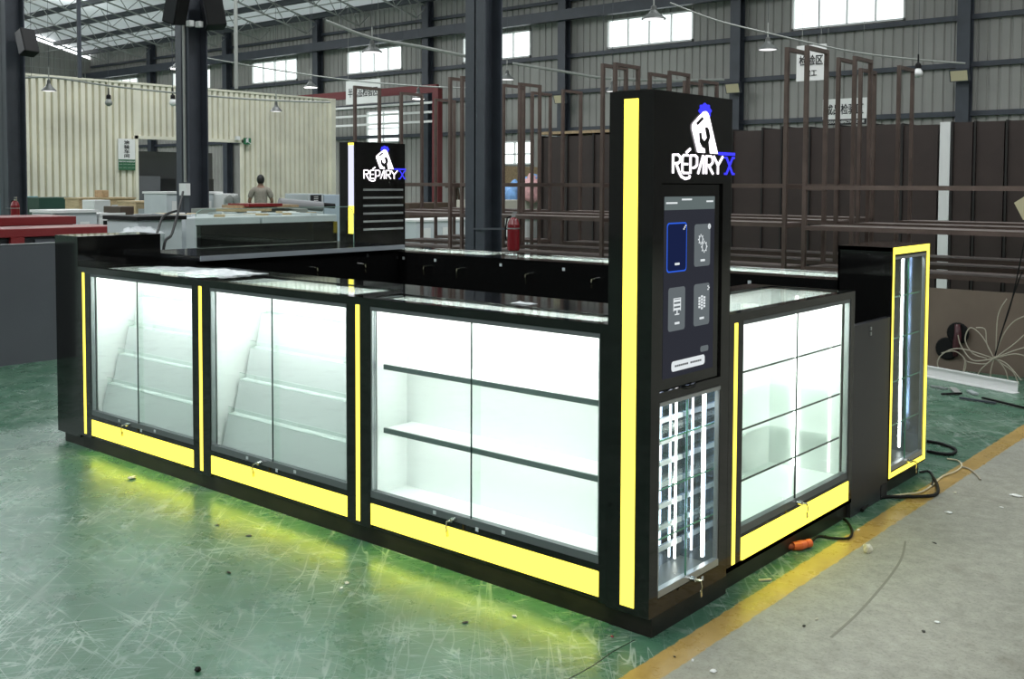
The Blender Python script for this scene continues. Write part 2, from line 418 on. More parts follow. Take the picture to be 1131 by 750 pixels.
# stack of grey boards seen through the doorway
t = thing('board_stack', 'tall stack of grey boards standing inside the cream doorway', 'boards', (-23, 10.6, 0))
B(-23.3, -22.6, 10.45, 13.2, 0, 2.42).build('board', DGREY, t)
b = thing('leaning_board', 'light grey board leaning at the left side of the doorway', 'board', (-21.9, 10.6, 0))
MB().prism([(0, 0), (.62, 0), (.75, 1.78), (.15, 1.78)], (-21.9, 10.55, 0), (0, 1, 0), (-.1, 0, 1), (.04, 0, 0)).build('panel', pm('mid_grey_board', (.10, .105, .115), .6), b)
for (y0, y1, lab) in ((11.45, 11.95, 'black board inside the doorway, left of the steel column'), (12.72, 13.1, 'black board inside the doorway, right of the steel column')):
    tag(B(-22.45, -22.4, y0, y1, 0, 1.72).build('black_board', CHAR), lab, 'board')

# ---------------- big steel columns
def hcol(x, y, h, lab, w=.3):
    t = thing('steel_column', lab, 'column', (x, y, 0), 0)
    MB().box(x-w/2, x+w/2, y-w/2, y-w/2+.02, 0, h).box(x-w/2, x+w/2, y+w/2-.02, y+w/2, 0, h).box(x-.01, x+.01, y-w/2, y+w/2, 0, h).build('shaft', STEEL, t)
    MB().box(x-w*.75, x+w*.75, y-w*.75, y+w*.75, 0, .03).build('base_plate', STEEL, t)
    return t
c0 = hcol(-6.07, 5.86, roofz(5.86)-.3, 'dark steel column rising behind the kiosk, red extinguisher hung on it')
c1 = hcol(-12.03, 5.86, roofz(5.86)-.3, 'dark steel column with loudspeakers and a pale conduit, in front of the cream doorway', .34)
c2 = hcol(-18.1, 5.86, roofz(5.86)-.3, 'dark steel column at the left edge of the view', .36)
MB().tube([(-11.93, 5.67, 1.62), (-11.93, 5.67, 9)], .022, 8).build('conduit', GALV, c1)
MB().box(-12.02, -11.83, 5.62, 5.69, 1.42, 1.60).build('breaker_box', WENAM, c1)
def speaker(c, lab, dx, tilt):
    t = thing('loudspeaker', lab, 'loudspeaker', c)
    R = Matrix.Rotation(tilt, 3, 'Y') @ Matrix.Rotation(dx, 3, 'Z')
    bx = MB(); bx.obox(Vector(c), R @ Vector((1, 0, 0)), R @ Vector((0, 1, 0)), R @ Vector((0, 0, 1)), .11, .14, .24); bx.build('cabinet', RUBBER, t, bevel=.015)
    g = MB(); g.obox(Vector(c)+R @ Vector((0, -.145, 0)), R @ Vector((1, 0, 0)), R @ Vector((0, 1, 0)), R @ Vector((0, 0, 1)), .095, .006, .22); g.build('grille', CHAR, t)
    g = MB(); g.bar(Vector(c), Vector(c)+(Vector((-12.03 if c[0] > -15 else -18.1, 5.86, c[2]))-Vector(c))*.5, .04); g.build('bracket', STEEL, t)
p = at(195, 8, 15.2); speaker(tuple(p), 'black loudspeaker on the left side of the conduit column', .4, .35)
p = at(236, 14, 15.6); speaker(tuple(p), 'black loudspeaker on the right side of the conduit column', -.4, -.3)
p = at(30, 47, 19.4); speaker(tuple(p), 'black loudspeaker on the left-edge column', .1, -.4)
p0 = at(210, 26, 15.5); p1 = at(220, 27, 15.5)
for p, s in ((p0, 'left'), (p1, 'right')): 
    t = tag(MB().obox(p, (1, 0, 0), (0, 1, 0), (0, 0, 1), .05, .04, .045).build('junction_box', WENAM, bevel=.008), 'small white box below the loudspeakers, %s one of two' % s, 'junction box')
def extinguisher(x, y, z, lab, s=1, hook=None, body=EXTRED):
    t = thing('fire_extinguisher', lab, 'fire extinguisher', (x, y, z))
    MB().lathe((x, y, z), [(.07*s, 0), (.085*s, .02*s), (.085*s, .36*s), (.06*s, .43*s), (.025*s, .46*s)], 20).build('cylinder', body, t, smooth=False)
    MB().box(x-.02*s, x+.05*s, y-.015, y+.015, z+.46*s, z+.49*s).box(x-.01*s, x+.07*s, y-.012, y+.012, z+.51*s, z+.53*s).build('valve', CHROME, t)
    MB().tube([(x, y, z+.48*s), (x-.08*s, y-.03, z+.45*s), (x-.1*s, y-.04, z+.3*s), (x-.095*s, y-.04, z+.15*s)], .009, 6).build('hose', RUBBER, t)
    MB().lathe((x, y, z+.30*s), [(.087*s, 0), (.087*s, .012)], 20).build('strap', ALU, t)
    if hook: MB().bar((x, y, z+.3*s), hook, .02).build('bracket', STEEL, t)
p = at(567, 277, 11.1); extinguisher(p.x, p.y, p.z, 'red fire extinguisher hung on the steel column behind the kiosk', .78, (-6.07, 5.7, p.z+.2))
p = at(17, 247, 18.6); extinguisher(p.x, p.y, p.z, 'red extinguisher with a pale label at the left-edge column', .9, (-18.1, 5.7, p.z+.25))

# ================================================================== KIOSK
def lock(parent, p, n, s=1.0):
    """sliding glass door lock with hanging key; n = outward direction"""
    p = Vector(p); n = Vector(n); side = Vector((0, 0, 1)).cross(n)
    MB().tube([p, p+n*.028*s], .009*s, 12).build('lock', CHROME, parent)
    k = MB(); q = p+n*.03*s
    k.bar(q, q+n*.02*s+side*.004, .014*s, .004*s); k.tube([q+n*.02*s, q+n*.024*s-Vector((0, 0, .02*s)), q+n*.02*s-Vector((0, 0, .045*s))], .003*s, 6)
    k.bar(q+n*.02*s-Vector((0, 0, .035*s)), q+n*.02*s-Vector((0, 0, .06*s))+side*.004, .012*s, .003*s)
    k.build('key', BRASS, parent)
def front_cab(name, label, x0, x1, wx0, wx1, sx, interior, depth=.55, yg=.24, last=False):
    t = thing(name, label, 'display cabinet', ((x0+x1)/2, .275, 0))
    ys, zt = .02, 1.10
    b = MB()
    b.box(x0, x1, .012, depth, .078, .098)            # deck
    b.box(x0, wx0, 0, .03, .078, 1.064); b.box(wx1, x1, 0, .03, .078, 1.064)    # stiles
    b.box(x0, x0+.012, .03, depth, .078, zt-.012); b.box(x1-.012, x1, .03, depth, .078, zt-.012)
    b.box(wx0, wx1, 0, .03, .192, .218); b.box(wx0, wx1, 0, .02, .092, .0975)
    b.box(x0, x1, 0, .045, 1.064, zt); b.box(x0, x0+.06, .045, depth, 1.085, zt); b.box(x1-.06, x1, .045, depth, 1.085, zt)
    b.box(x0+.06, x1-.06, yg, depth, 1.085, zt)       # black top behind the glass
    b.box(x0+.012, x1-.012, depth-.015, depth, .098, 1.085)
    b.build('carcass', BLACK, t)
    B(x0, x1, .022, depth-.02, 0, .078).build('kick_board', KICK, t)
    B(wx0+.006, wx1+.002, -.002, .018, .0978, .1912).build('light_panel', YEL, t)
    B(sx-.0125, sx+.0125, -.002, .01, .0965, 1.0665).build('light_strip', YEL, t)
    area('panel_glow_fill', ((wx0+wx1)/2, -.004, .094), (math.radians(-28), 0, 0), wx1-wx0, .03, .8*(wx1-wx0), (.85, 1, .06))  # added lamp, strengthens the green glow on the floor below the panel
    B(wx0, wx1, .002, .03, .218, .248).build('door_track', DALU, t); B(wx0, wx1, .002, .03, 1.046, 1.064).build('door_track', DALU, t)
    B(wx0, wx0+.010, .004, .026, .248, 1.046).build('side_channel', ALU, t); B(wx1-.008, wx1, .004, .026, .248, 1.046).build('side_channel', ALU, t)
    mx = (wx0+wx1)/2
    B(wx0+.01, mx+.02, .016, .021, .24, 1.05).build('sliding_door', GLASS, t)
    d = B(mx-.02, wx1-.008, .006, .011, .24, 1.05).build('sliding_door', GLASS, t)
    e = MB(); e.box(mx-.0215, mx-.0185, .005, .012, .248, 1.046); e.build('glass_edge', GDARK, d)
    B(x0+.06, x1-.06, .045, yg, 1.089, 1.096).build('top_glass', GLASS, t)
    lock(t, (mx-.10, .0, .232), (0, -1, 0))
    for q in (mx-.22, mx+.02, mx+.16): B(q-.008, q+.008, -.001, .003, .206 if q == mx+.02 else .226, .222 if q == mx+.02 else .24).build('door_sticker', LGREY, t)
    # white interior
    w = MB(); yb = max(yg, .2)+.0
    w.box(wx0-.02, wx0-.004, .046, yb, .20, 1.087); w.box(wx1+.004, wx1+.02, .046, yb, .20, 1.087)
    w.box(wx0-.02, wx1+.02, yb-.006, yb-.001, .20, 1.0875); w.box(wx0-.02, wx1+.02, .032, yb+.012, .20, .22)
    w.build('interior_lining', WHITE, t)
    if interior == 'steps':
        prof = [(.05, .22), (.052, .243), (.088, .40), (.124, .405), (.160, .569), (.196, .574), (.228, .731), (.264, .736), (.300, .905), (yb, .91), (yb, .22)]
        MB().prism([(a, z) for a, z in prof], (wx0+.03, 0, 0), (0, 1, 0), (0, 0, 1), (wx1-wx0-.035, 0, 0)).build('stepped_riser', PALEG, t)
        for (a, z) in prof[2:9:2]:
            l = B(wx0+.03, wx1-.005, a-.001, a+.002, z-.002, z+.038); l.build('clear_lip', GLASS, t)
            B(wx0+.03, wx1-.005, a-.0012, a+.0022, z+.036, z+.0385).build('lip_edge', pm('lip_edge', (.55, .62, .6), .3) if 'lip_edge' not in bpy.data.materials else bpy.data.materials['lip_edge'], t)
    else:
        for z in (.80, .517):
            s = B(wx0+.03, wx1-.004, .063, yb, z-.012, z+.004).build('shelf', WHITE, t)
            B(wx0+.03, wx1-.004, .053, .063, z-.016, z+.006).build('shelf_edge', SHELFED, s)
            B(wx0+.05, wx1-.02, .070, .080, z-.018, z-.0125).build('led_strip', LEDS, s)
            area('shelf_light', ((wx0+wx1)/2, .12, z-.022), (0, 0, 0), wx1-wx0-.1, .04, 1.45)
    MB().box(wx0+.01, wx1-.01, .0455, .052, 1.072, 1.080).build('led_strip', LED, t)
    area('cabinet_light', ((wx0+wx1)/2, .068, 1.084), (math.radians(30), 0, 0), wx1-wx0-.06, .02, 6.0 if interior == 'steps' else 4.6)
    return t
front_cab('stepped_display_cabinet', 'white lit glass cabinet with stepped risers at the left end of the kiosk front', -4.065, -2.80, -3.928, -2.847, -4.0, 'steps', yg=.36)
front_cab('stepped_display_cabinet', 'white lit glass cabinet with stepped risers in the middle of the kiosk front', -2.80, -1.57, -2.687, -1.613, -2.7698, 'steps', yg=.36)
front_cab('shelved_display_cabinet', 'widest lit glass cabinet with two grey-edged shelves beside the tall tower', -1.57, -.1855, -1.457, -.219, -1.5365, 'shelves', yg=.235)

# left end pedestal
def pedestal():
    x0, x1 = -4.35, -4.0655
    t = thing('end_pedestal', 'plain black raised box at the front left corner of the kiosk', 'pedestal', (-4.2, .275, 0))
    B(x0, x1, 0, .55, .062, 1.28).build('body', BLACK, t, bevel=.002)
    B(x0+.05, x1-.001, .022, .53, 0, .062).build('kick_board', KICK, t)
pedestal()

# logo -------------------------------------------------------
AX = [60, 205, 290, 360, 420, 485, 632]; AY = [.121, .226, .291, .342, .389, .443, .571]
def lp(a, b):
    y = float(np.interp(a, AX, AY)); 
    if a < 60: y = .121-(60-a)*.00072
    return (y, 1.708-(b-515)*.000385)
def ribbon(mb, pts, w, X, Y0, closed=False, d=.004):
    q = [lp(*p) for p in pts]
    if closed: q.append(q[0])
    for (a, b) in zip(q, q[1:]):
        A = Vector((X+d/2, Y0+a[0], a[1])); Bv = Vector((X+d/2, Y0+b[0], b[1])); dd = (Bv-A)
        if dd.length < 1e-6: continue
        mb.bar(A, Bv, d, w, upv=(1, 0, 0)) if False else mb.obox((A+Bv)/2, (1, 0, 0), dd.normalized().cross(Vector((1, 0, 0))), dd, d/2, w/2, dd.length/2+w*.28)
def logo(parent, X, Y0, back=False):
    s = MB(); w = .0078
    ribbon(s, [(65, 680), (65, 515), (110, 513), (132, 535), (132, 570), (110, 592), (85, 592)], w, X, Y0)
    ribbon(s, [(92, 592), (125, 680), (145, 715), (180, 733), (215, 725), (222, 708)], w*1.1, X, Y0)
    ribbon(s, [(205, 515), (165, 515), (152, 530), (152, 665), (165, 680), (208, 680)], w, X, Y0); ribbon(s, [(152, 597), (200, 597)], w, X, Y0)
    ribbon(s, [(190, 488), (222, 455)], w*1.1, X, Y0)
    ribbon(s, [(228, 680), (228, 515), (270, 513), (288, 530), (288, 600), (270, 625), (250, 630)], w, X, Y0)
    ribbon(s, [(300, 680), (345, 515), (352, 520), (352, 680)], w, X, Y0)
    ribbon(s, [(378, 680), (378, 515), (420, 513), (436, 530), (436, 575), (420, 598), (398, 600), (440, 680)], w, X, Y0)
    ribbon(s, [(448, 515), (485, 600), (485, 680)], w, X, Y0); ribbon(s, [(525, 515), (485, 600)], w, X, Y0)
    s.build('lettering', LOGOW, parent)
    x = MB(); ribbon(x, [(545, 520), (560, 520), (615, 680), (628, 680)], w, X, Y0); ribbon(x, [(628, 520), (614, 520), (560, 680), (545, 680)], w, X, Y0)
    ribbon(x, [(490, 476), (630, 476)], .006, X, Y0); ribbon(x, [(490, 490), (630, 490)], .006, X, Y0)
    x.build('lettering_x', LOGOB, parent)
    g = MB(); cen = lp(362, 82); poly = []
    for i in range(32):
        a = 2*math.pi*i/32; r = (.040 if (i//2) % 2 else .047); poly.append((Y0+cen[0]+r*math.cos(a), cen[1]+r*.62*math.sin(a)*1.0))
    g.prism(poly, (X+.0005, 0, 0), (0, 1, 0), (0, 0, 1), (.002, 0, 0)); g.build('gear_emblem', LOGOB, parent)
    ph = [(340, 92), (360, 86), (378, 98), (392, 130), (475, 487), (292, 482), (237, 262), (238, 225), (248, 205)]
    ph = [(Y0+lp(a, b)[0], lp(a, b)[1]) for a, b in ph]
    MB().prism(ph, (X+.001, 0, 0), (0, 1, 0), (0, 0, 1), (.005, 0, 0)).build('phone_emblem', LOGOW, parent)
    wr = [(358, 487), (352, 445), (325, 432), (300, 385), (293, 300), (315, 292), (322, 345), (345, 372), (368, 340), (350, 245), (372, 235), (388, 260), (402, 330), (386, 378), (398, 487)]
    wr = [(Y0+lp(a, b)[0], lp(a, b)[1]) for a, b in wr]
    sl = [(280, 228), (264, 208), (320, 144), (338, 160)]; sl = [(Y0+lp(a, b)[0], lp(a, b)[1]) for a, b in sl]
    MB().prism(wr, (X+.0062, 0, 0), (0, 1, 0), (0, 0, 1), (.001, 0, 0)).prism(sl, (X+.0062, 0, 0), (0, 1, 0), (0, 0, 1), (.001, 0, 0)).build('wrench_emblem', BLACK, parent)

# right corner tower ------------------------------------------
def mirror_case(t, xf, y0, y1, z0, z1, shelves, xb, lx):
    """recessed show case opening towards +x at x = xf"""
    m = MB(); m.box(xb, xb+.006, y0, y1, z0, z1); m.box(xb, xf-.02, y1-.005, y1, z0, z1); m.box(xb, xf-.02, y0, y0+.005, z0, z1)
    m.build('mirror_lining', MIRROR, t)
    B(xb, xf-.02, y0, y1, z0-.006, z0).build('case_floor', DALU, t)
    for z in shelves:
        s = B(xb+.008, xf-.035, y0+.008, y1-.008, z-.003, z+.003).build('glass_shelf', GLASS, t)
        B(xf-.036, xf-.034, y0+.008, y1-.008, z-.003, z+.003).build('shelf_edge', GLASSE, s)
    B(lx-.005, lx+.005, y1-.012, y1-.006, z0+.02, z1-.01).build('led_strip', LED, t)
    area('case_fill', (xf-.03, (y0+y1)/2, z1-.02), (0, math.radians(25), 0), .02, y1-y0-.06, .7)  # added lamp without a fixture, brightens the inside of the case
    mid = (y0+y1)/2
    d = B(xf-.017, xf-.013, y0, mid+.015, z0+.005, z1-.005).build('sliding_door', GLASS, t)
    d = B(xf-.010, xf-.006, mid-.015, y1, z0+.005, z1-.005).build('sliding_door', GLASS, t)
    B(xf-.011, xf-.005, mid-.0165, mid-.0135, z0+.02, z1-.01).build('glass_edge', GLASSE, d)
    f = MB(); f.box(xf-.022, xf+.001, y0, y1, z0, z0+.026); f.box(xf-.022, xf+.001, y0, y1, z1-.014, z1); f.box(xf-.02, xf-.002, y0, y0+.006, z0, z1); f.box(xf-.02, xf-.002, y1-.006, y1, z0, z1)
    f.build('door_frame', ALU, t)
    lock(t, (xf, mid+.0, z0+.012), (1, 0, 0), 1.0)
def tower():
    t = thing('logo_tower', 'tall black corner tower with touch screen and glowing phone repair logo', 'tower', (-.09, .276, 0))
    x0 = -.1852; y1 = .552; ZT = 1.93; b = MB()
    # front (-y) face and left side as solid sheets, +x face split around the openings
    b.box(x0, 0, 0, .02, .0707, ZT); b.box(x0, x0+.01, .02, y1, .0707, ZT); b.box(x0+.01, 0, y1-.02, y1, .0707, ZT)
    b.box(x0+.01, 0, .02, y1-.02, ZT-.02, ZT); b.box(x0+.01, 0, .02, y1-.02, .0707, .128)
    b.box(-.02, 0, .02, .055, .128, ZT-.02); b.box(-.02, 0, .487, y1-.02, .128, ZT-.02)
    b.box(-.02, 0, .055, .487, .834, .868); b.box(-.02, 0, .055, .487, 1.607, ZT-.02)
    b.build('carcass', BLACKM if False else BLACK, t)
    B(x0+.002, -.0, .018, y1-.002, 0, .0705).build('kick_board', KICK, t)
    B(-.1212, -.0629, -.003, .01, .0961, 1.9015).build('light_strip', YEL, t)
    mirror_case(t, 0, .057, .487, .132, .832, (.32, .50, .68), -.172, -.066)
    s = MB()
    for i in range(8): z = .20+i*.083; s.box(-.165, -.158, .063, .478, z-.009, z+.009)
    s.build('slat_rail', pm('slat_rail', (.8, .82, .82), .3, emit=None), t)
    B(-.156, -.150, .416, .423, .14, .825).build('led_strip', LED, t)
    # touch screen
    sc = B(-.022, -.008, .055, .487, .872, 1.603).build('screen_bezel', pm('bezel', (.004, .004, .004), .12), t)
    def card(y0, y1_, z0, z1, m, nm, x=.0, r=.012):
        poly = []
        for (cx_, cz, a0) in ((y1_-r, z1-r, 0), (y0+r, z1-r, 90), (y0+r, z0+r, 180), (y1_-r, z0+r, 270)):
            for k in range(5): a = math.radians(a0+k*22.5); poly.append((cx_+r*math.cos(a), cz+r*math.sin(a)))
        return MB().prism(poly, (x, 0, 0), (0, 1, 0), (0, 0, 1), (.0006, 0, 0)).build(nm, m, sc)
    def scr(nm, c, s=1): return em(nm, c, s) if nm not in bpy.data.materials else bpy.data.materials[nm]
    BG = scr('screen_background', (.028, .030, .040)); GC = scr('screen_grey', (.13, .15, .16)); NB = scr('screen_navy', (.010, .016, .06)); BL = scr('screen_blue', (.03, .12, .75)); WT = scr('screen_white', (.75, .8, .82)); HD = scr('screen_header', (.12, .15, .15))
    X = -.0078
    card(.084, .438, .910, 1.560, BG, 'display', X, .004)
    card(.0845, .4375, 1.512, 1.5595, HD, 'header_bar', X+.0006, .002)
    for (a, b2, z) in ((.095, .17, 1.537), (.20, .27, 1.549), (.375, .425, 1.541)): card(a, b2, z-.003, z+.003, WT, 'header_text', X+.0013, .001)
    card(.103, .238, 1.289, 1.467, BL, 'card_outline', X+.0006, .014); card(.108, .233, 1.294, 1.462, NB, 'card', X+.0012, .012)
    card(.292, .407, 1.300, 1.457, GC, 'card', X+.0006); card(.117, .231, 1.077, 1.234, GC, 'card', X+.0006); card(.293, .407, 1.079, 1.235, GC, 'card', X+.0006)
    for (c, z) in ((.172, 1.318), (.352, 1.322), (.176, 1.104), (.350, 1.106)): card(c-.016, c+.016, z-.004, z+.004, WT, 'card_caption', X+.0018, .002)
    ic = MB()
    def ring(cy, cz, r, w_=.0035, n_=14):
        for k in range(n_):
            a = 2*math.pi*k/n_; b_ = 2*math.pi*(k+1)/n_
            ic.bar((X+.002, cy+r*math.cos(a), cz+r*math.sin(a)), (X+.002, cy+r*math.cos(b_), cz+r*math.sin(b_)), .001, w_, upv=(1, 0, 0)) if k % 1 == 0 else None
        for k in range(8):
            a = 2*math.pi*k/8; ic.obox((X+.002, cy+(r+.004)*math.cos(a), cz+(r+.004)*math.sin(a)), (1, 0, 0), (0, 1, 0), (0, 0, 1), .0004, .0025, .0025)
    def flush():
        nonlocal ic
        ic.build('icon', WT, sc); ic = MB()
    ring(.337, 1.400, .013); flush(); ring(.362, 1.372, .016); flush(); ring(.398, 1.447, .004, .002, 8); flush()
    def r2(y0, y1_, z0, z1): ic.box(X+.0018, X+.0026, y0, y1_, z0, z1)
    for z in (1.185, 1.170, 1.155): r2(.152, .198, z-.004, z+.004)
    r2(.150, .153, 1.148, 1.195); r2(.197, .200, 1.148, 1.195); r2(.150, .2, 1.192, 1.195); r2(.172, .178, 1.138, 1.150); r2(.160, .19, 1.134, 1.138); flush()
    for (a, h) in ((.325, .020), (.343, .026), (.361, .020)):
        for z in np.arange(1.165-h, 1.165+h, .011): r2(a, a+.013, z, z+.008)
    flush()
    for (a, z) in ((.218, 1.448), (.224, 1.454), (.212, 1.442), (.39, 1.222), (.397, 1.216), (.39, 1.210)): r2(a, a+.007, z-.002, z+.003)
    flush()
    card(.143, .377, .930, .967, WT, 'button', X+.0006, .012); card(.345, .403, .978, 1.0, GC, 'small_button', X+.0006, .008)
    bt = MB()
    for k in range(14): 
        if k != 7: bt.box(X+.0014, X+.0020, .165+k*.0135, .175+k*.0135, .945, .952)
    bt.build('button_text', GREY, sc)
    MB().tube([(.002, .19, .868), (.012, .22, .862), (.013, .27, .862), (.002, .30, .868)], .003, 6).build('cable_loop', RUBBER, t)
    logo(t, 0, 0)
    MB().box(0, .0015, .36, .375, .106, .122).build('sticker', LGREY, t)
tower()

# right side cabinet with glass shelves -----------------------
def side_cab():
    y0, y1 = .5535, 1.775; wy0, wy1 = .668, 1.727; D = -.55; zt = 1.10; xg = -.42
    t = thing('glass_shelf_cabinet', 'lit glass cabinet with three glass shelves on the right side of the kiosk', 'display cabinet', (-.275, 1.16, 0))
    b = MB()
    b.box(D, 0, y0, y1, .0785, .098); b.box(-.03, 0, y0, wy0, .0785, 1.066); b.box(-.03, 0, wy1, y1, .0785, 1.066)
    b.box(D, -.03, y0, y0+.012, .0785, zt); b.box(D, -.03, y1-.012, y1, .0785, zt)
    b.box(-.03, 0, wy0, wy1, .192, .205); b.box(-.02, 0, wy0, wy1, .0785, .0975)
    b.box(-.045, 0, y0, y1, 1.066, zt); b.box(D, -.045, y0, y0+.03, 1.085, zt); b.box(D, -.045, y1-.03, y1, 1.085, zt); b.box(D, xg, y0+.03, y1-.03, 1.085, zt); b.box(D, D+.012, y0, y1, .098, 1.085)
    b.build('carcass', BLACK, t)
    B(D+.02, -.022, y0, y1-.002, 0, .0785).build('kick_board', KICK, t)
    B(-.018, .002, .679, 1.734, .0978, .1912).build('light_panel', YEL, t)
    B(-.01, .002, .594, .619, .101, 1.062).build('light_strip', YEL, t)
    area('panel_glow_fill', (.004, 1.2, .094), (0, math.radians(-28), 0), .03, 1.05, .5, (.85, 1, .06))  # added lamp for the floor glow along the side panel
    B(-.03, -.002, wy0, wy1, .205, .236).build('door_track', DALU, t); B(-.03, -.002, wy0, wy1, 1.048, 1.066).build('door_track', DALU, t)
    B(-.026, -.003, wy1-.01, wy1, .236, 1.048).build('side_channel', ALU, t); B(-.026, -.003, wy0, wy0+.004, .236, 1.048).build('side_channel', ALU, t)
    m = 1.172
    B(-.021, -.016, wy0, m+.02, .23, 1.05).build('sliding_door', GLASS, t)
    d = B(-.011, -.006, m-.02, wy1, .23, 1.05).build('sliding_door', GLASS, t)
    B(-.012, -.005, m-.0015, m+.0015, .236, 1.048).build('glass_edge', GDARK, d)
    w = MB(); w.box(xg-.01, -.046, wy0-.04, wy0-.03, .2, 1.087); w.box(xg-.01, -.046, wy1+.004, wy1+.014, .2, 1.087); w.box(xg+.001, xg+.008, wy0-.04, wy1+.014, .2, 1.0875); w.box(xg-.01, -.032, wy0-.04, wy1+.014, .2, .212)
    w.build('interior_lining', WHITE, t)
    for z in (.845, .61, .40):
        s = B(xg+.01, -.040, wy0-.02, wy1-.02, z-.004, z+.004).build('glass_shelf', GLASS, t)
        B(-.0405, -.037, wy0-.02, wy1-.02, z-.004, z+.004).build('shelf_edge', GDARK, s)
    B(xg+.14, xg+.155, wy1-.006, wy1+.003, .22, 1.06).build('led_strip', LED, t)
    B(-.10, -.092, wy1-.002, wy1+.003, .22, 1.06).build('led_reflection', LEDS, t)  # glowing strip imitates the fainter reflection of the LED line
    B(xg, -.045, y0+.03, y1-.03, 1.088, 1.096).build('top_glass', GLASS, t)
    B(-.042, -.034, wy0, wy1, 1.056, 1.063).build('led_strip', LED, t)
    area('cabinet_light', (-.075, (wy0+wy1)/2, 1.083), (0, math.radians(30), 0), .05, wy1-wy0-.1, 9)
    lock(t, (0, 1.172, .22), (1, 0, 0))
side_cab()
# entrance flap
t = thing('entrance_door', 'low plain charcoal door between glass cabinet and tall mirrored case', 'door panel', (-.02, 2.01, 0))
B(-.035, -.004, 1.777, 2.248, .0, .93).build('panel', CHAR, t)
for z in (.872, .898): B(-.004, .001, 1.975, 1.99, z-.008, z+.008).build('catch', ALU, t)
B(-.006, -.001, 2.16, 2.235, .001, .075).build('cable_notch', INK, t)
# tall mirrored cabinet
def tallcase():
    t = thing('mirrored_display_case', 'tall mirrored glass case framed in yellow light at the right rear corner', 'display cabinet', (-.145, 2.52, 0))
    x0, y0, y1, z1 = -.29, 2.2497, 2.80, 1.285; b = MB()
    b.box(x0, 0, y0, y0+.007, .0785, z1); b.box(x0, x0+.01, y0, y1, .0785, z1); b.box(x0, 0, y1-.006, y1, .0785, z1); b.box(x0, -.001, y0, y1, z1-.02, z1+.002); b.box(x0, -.001, y0, y1, .0785, .118)
    b.box(-.02, -.002, 2.257, 2.282, .09, z1); b.box(-.02, -.002, 2.744, 2.79, .09, z1); b.box(-.02, -.002, 2.28, 2.745, 1.236, z1-.02)
    b.build('carcass', BLACK, t)
    f = MB(); f.box(-.002, .003, 2.257, 2.273, .0895, 1.285); f.box(-.002, .003, 2.762, 2.788, .0895, 1.285); f.box(-.002, .003, 2.273, 2.762, 1.250, 1.285); f.box(-.002, .003, 2.273, 2.762, .0895, .113)
    f.build('light_frame', YEL, t)
    B(x0+.003, -.03, y0+.003, y1-.02, 0, .0785).build('kick_board', KICK, t)
    mirror_case(t, 0, 2.280, 2.747, .122, 1.237, (.34, .57, .80, 1.02), -.27, -.124)
tallcase()

# back row ----------------------------------------------------
def back_unit(x0, x1, lab):
    t = thing('rear_counter', lab, 'counter', ((x0+x1)/2, 2.5, 0)); y0, y1, yg, yr = 2.27, 2.80, 2.43, 2.765
    b = MB(); b.box(x0, x1, y0, yg, .08, 1.10); b.box(x0, x1, yg, yr, .08, .75); b.box(x0, x1, yr, y1, .08, 1.10); b.box(x0, x0+.02, yg, yr, .75, 1.10); b.box(x1-.02, x1, yg, yr, .75, 1.10)
    b.build('carcass', BLACK, t); B(x0, x1, y0+.02, y1-.02, 0, .08).build('kick_board', KICK, t)
    w = MB(); w.box(x0+.02, x1-.02, yg, yg+.01, .75, 1.085); w.box(x0+.02, x1-.02, yr-.01, yr, .75, 1.089); w.box(x0+.02, x1-.02, yg, yr, .75, .76); w.build('interior_lining', WHITE, t)
    B(x0+.02, x1-.02, yg, yr, 1.09, 1.098).build('top_glass', GLASS, t)
    MB().box(x0+.05, x1-.05, yg+.012, yg+.02, 1.06, 1.07).build('led_strip', LED, t)
    area('counter_light', ((x0+x1)/2, yg+.04, 1.085), (math.radians(40), 0, 0), x1-x0-.2, .05, 9.0)
    for q in ((.55, .82) if x0 < -4 else (.3, .7)):
        xx = x0+(x1-x0)*q
        lock(t, (xx+.13, y0, 1.01), (0, -1, 0)); B(xx-.14, xx-.12, y0-.003, y0, 1.045, 1.065).build('magnet_catch', LGREY, t)
back_unit(-4.1655, -2.95, 'black rear counter with lit glass top beside the far logo tower')
back_unit(-2.948, -1.60, 'black rear counter with lit glass top, in the middle of the back row')
back_unit(-1.598, -.2905, 'black rear counter with lit glass top, behind the corner tower')
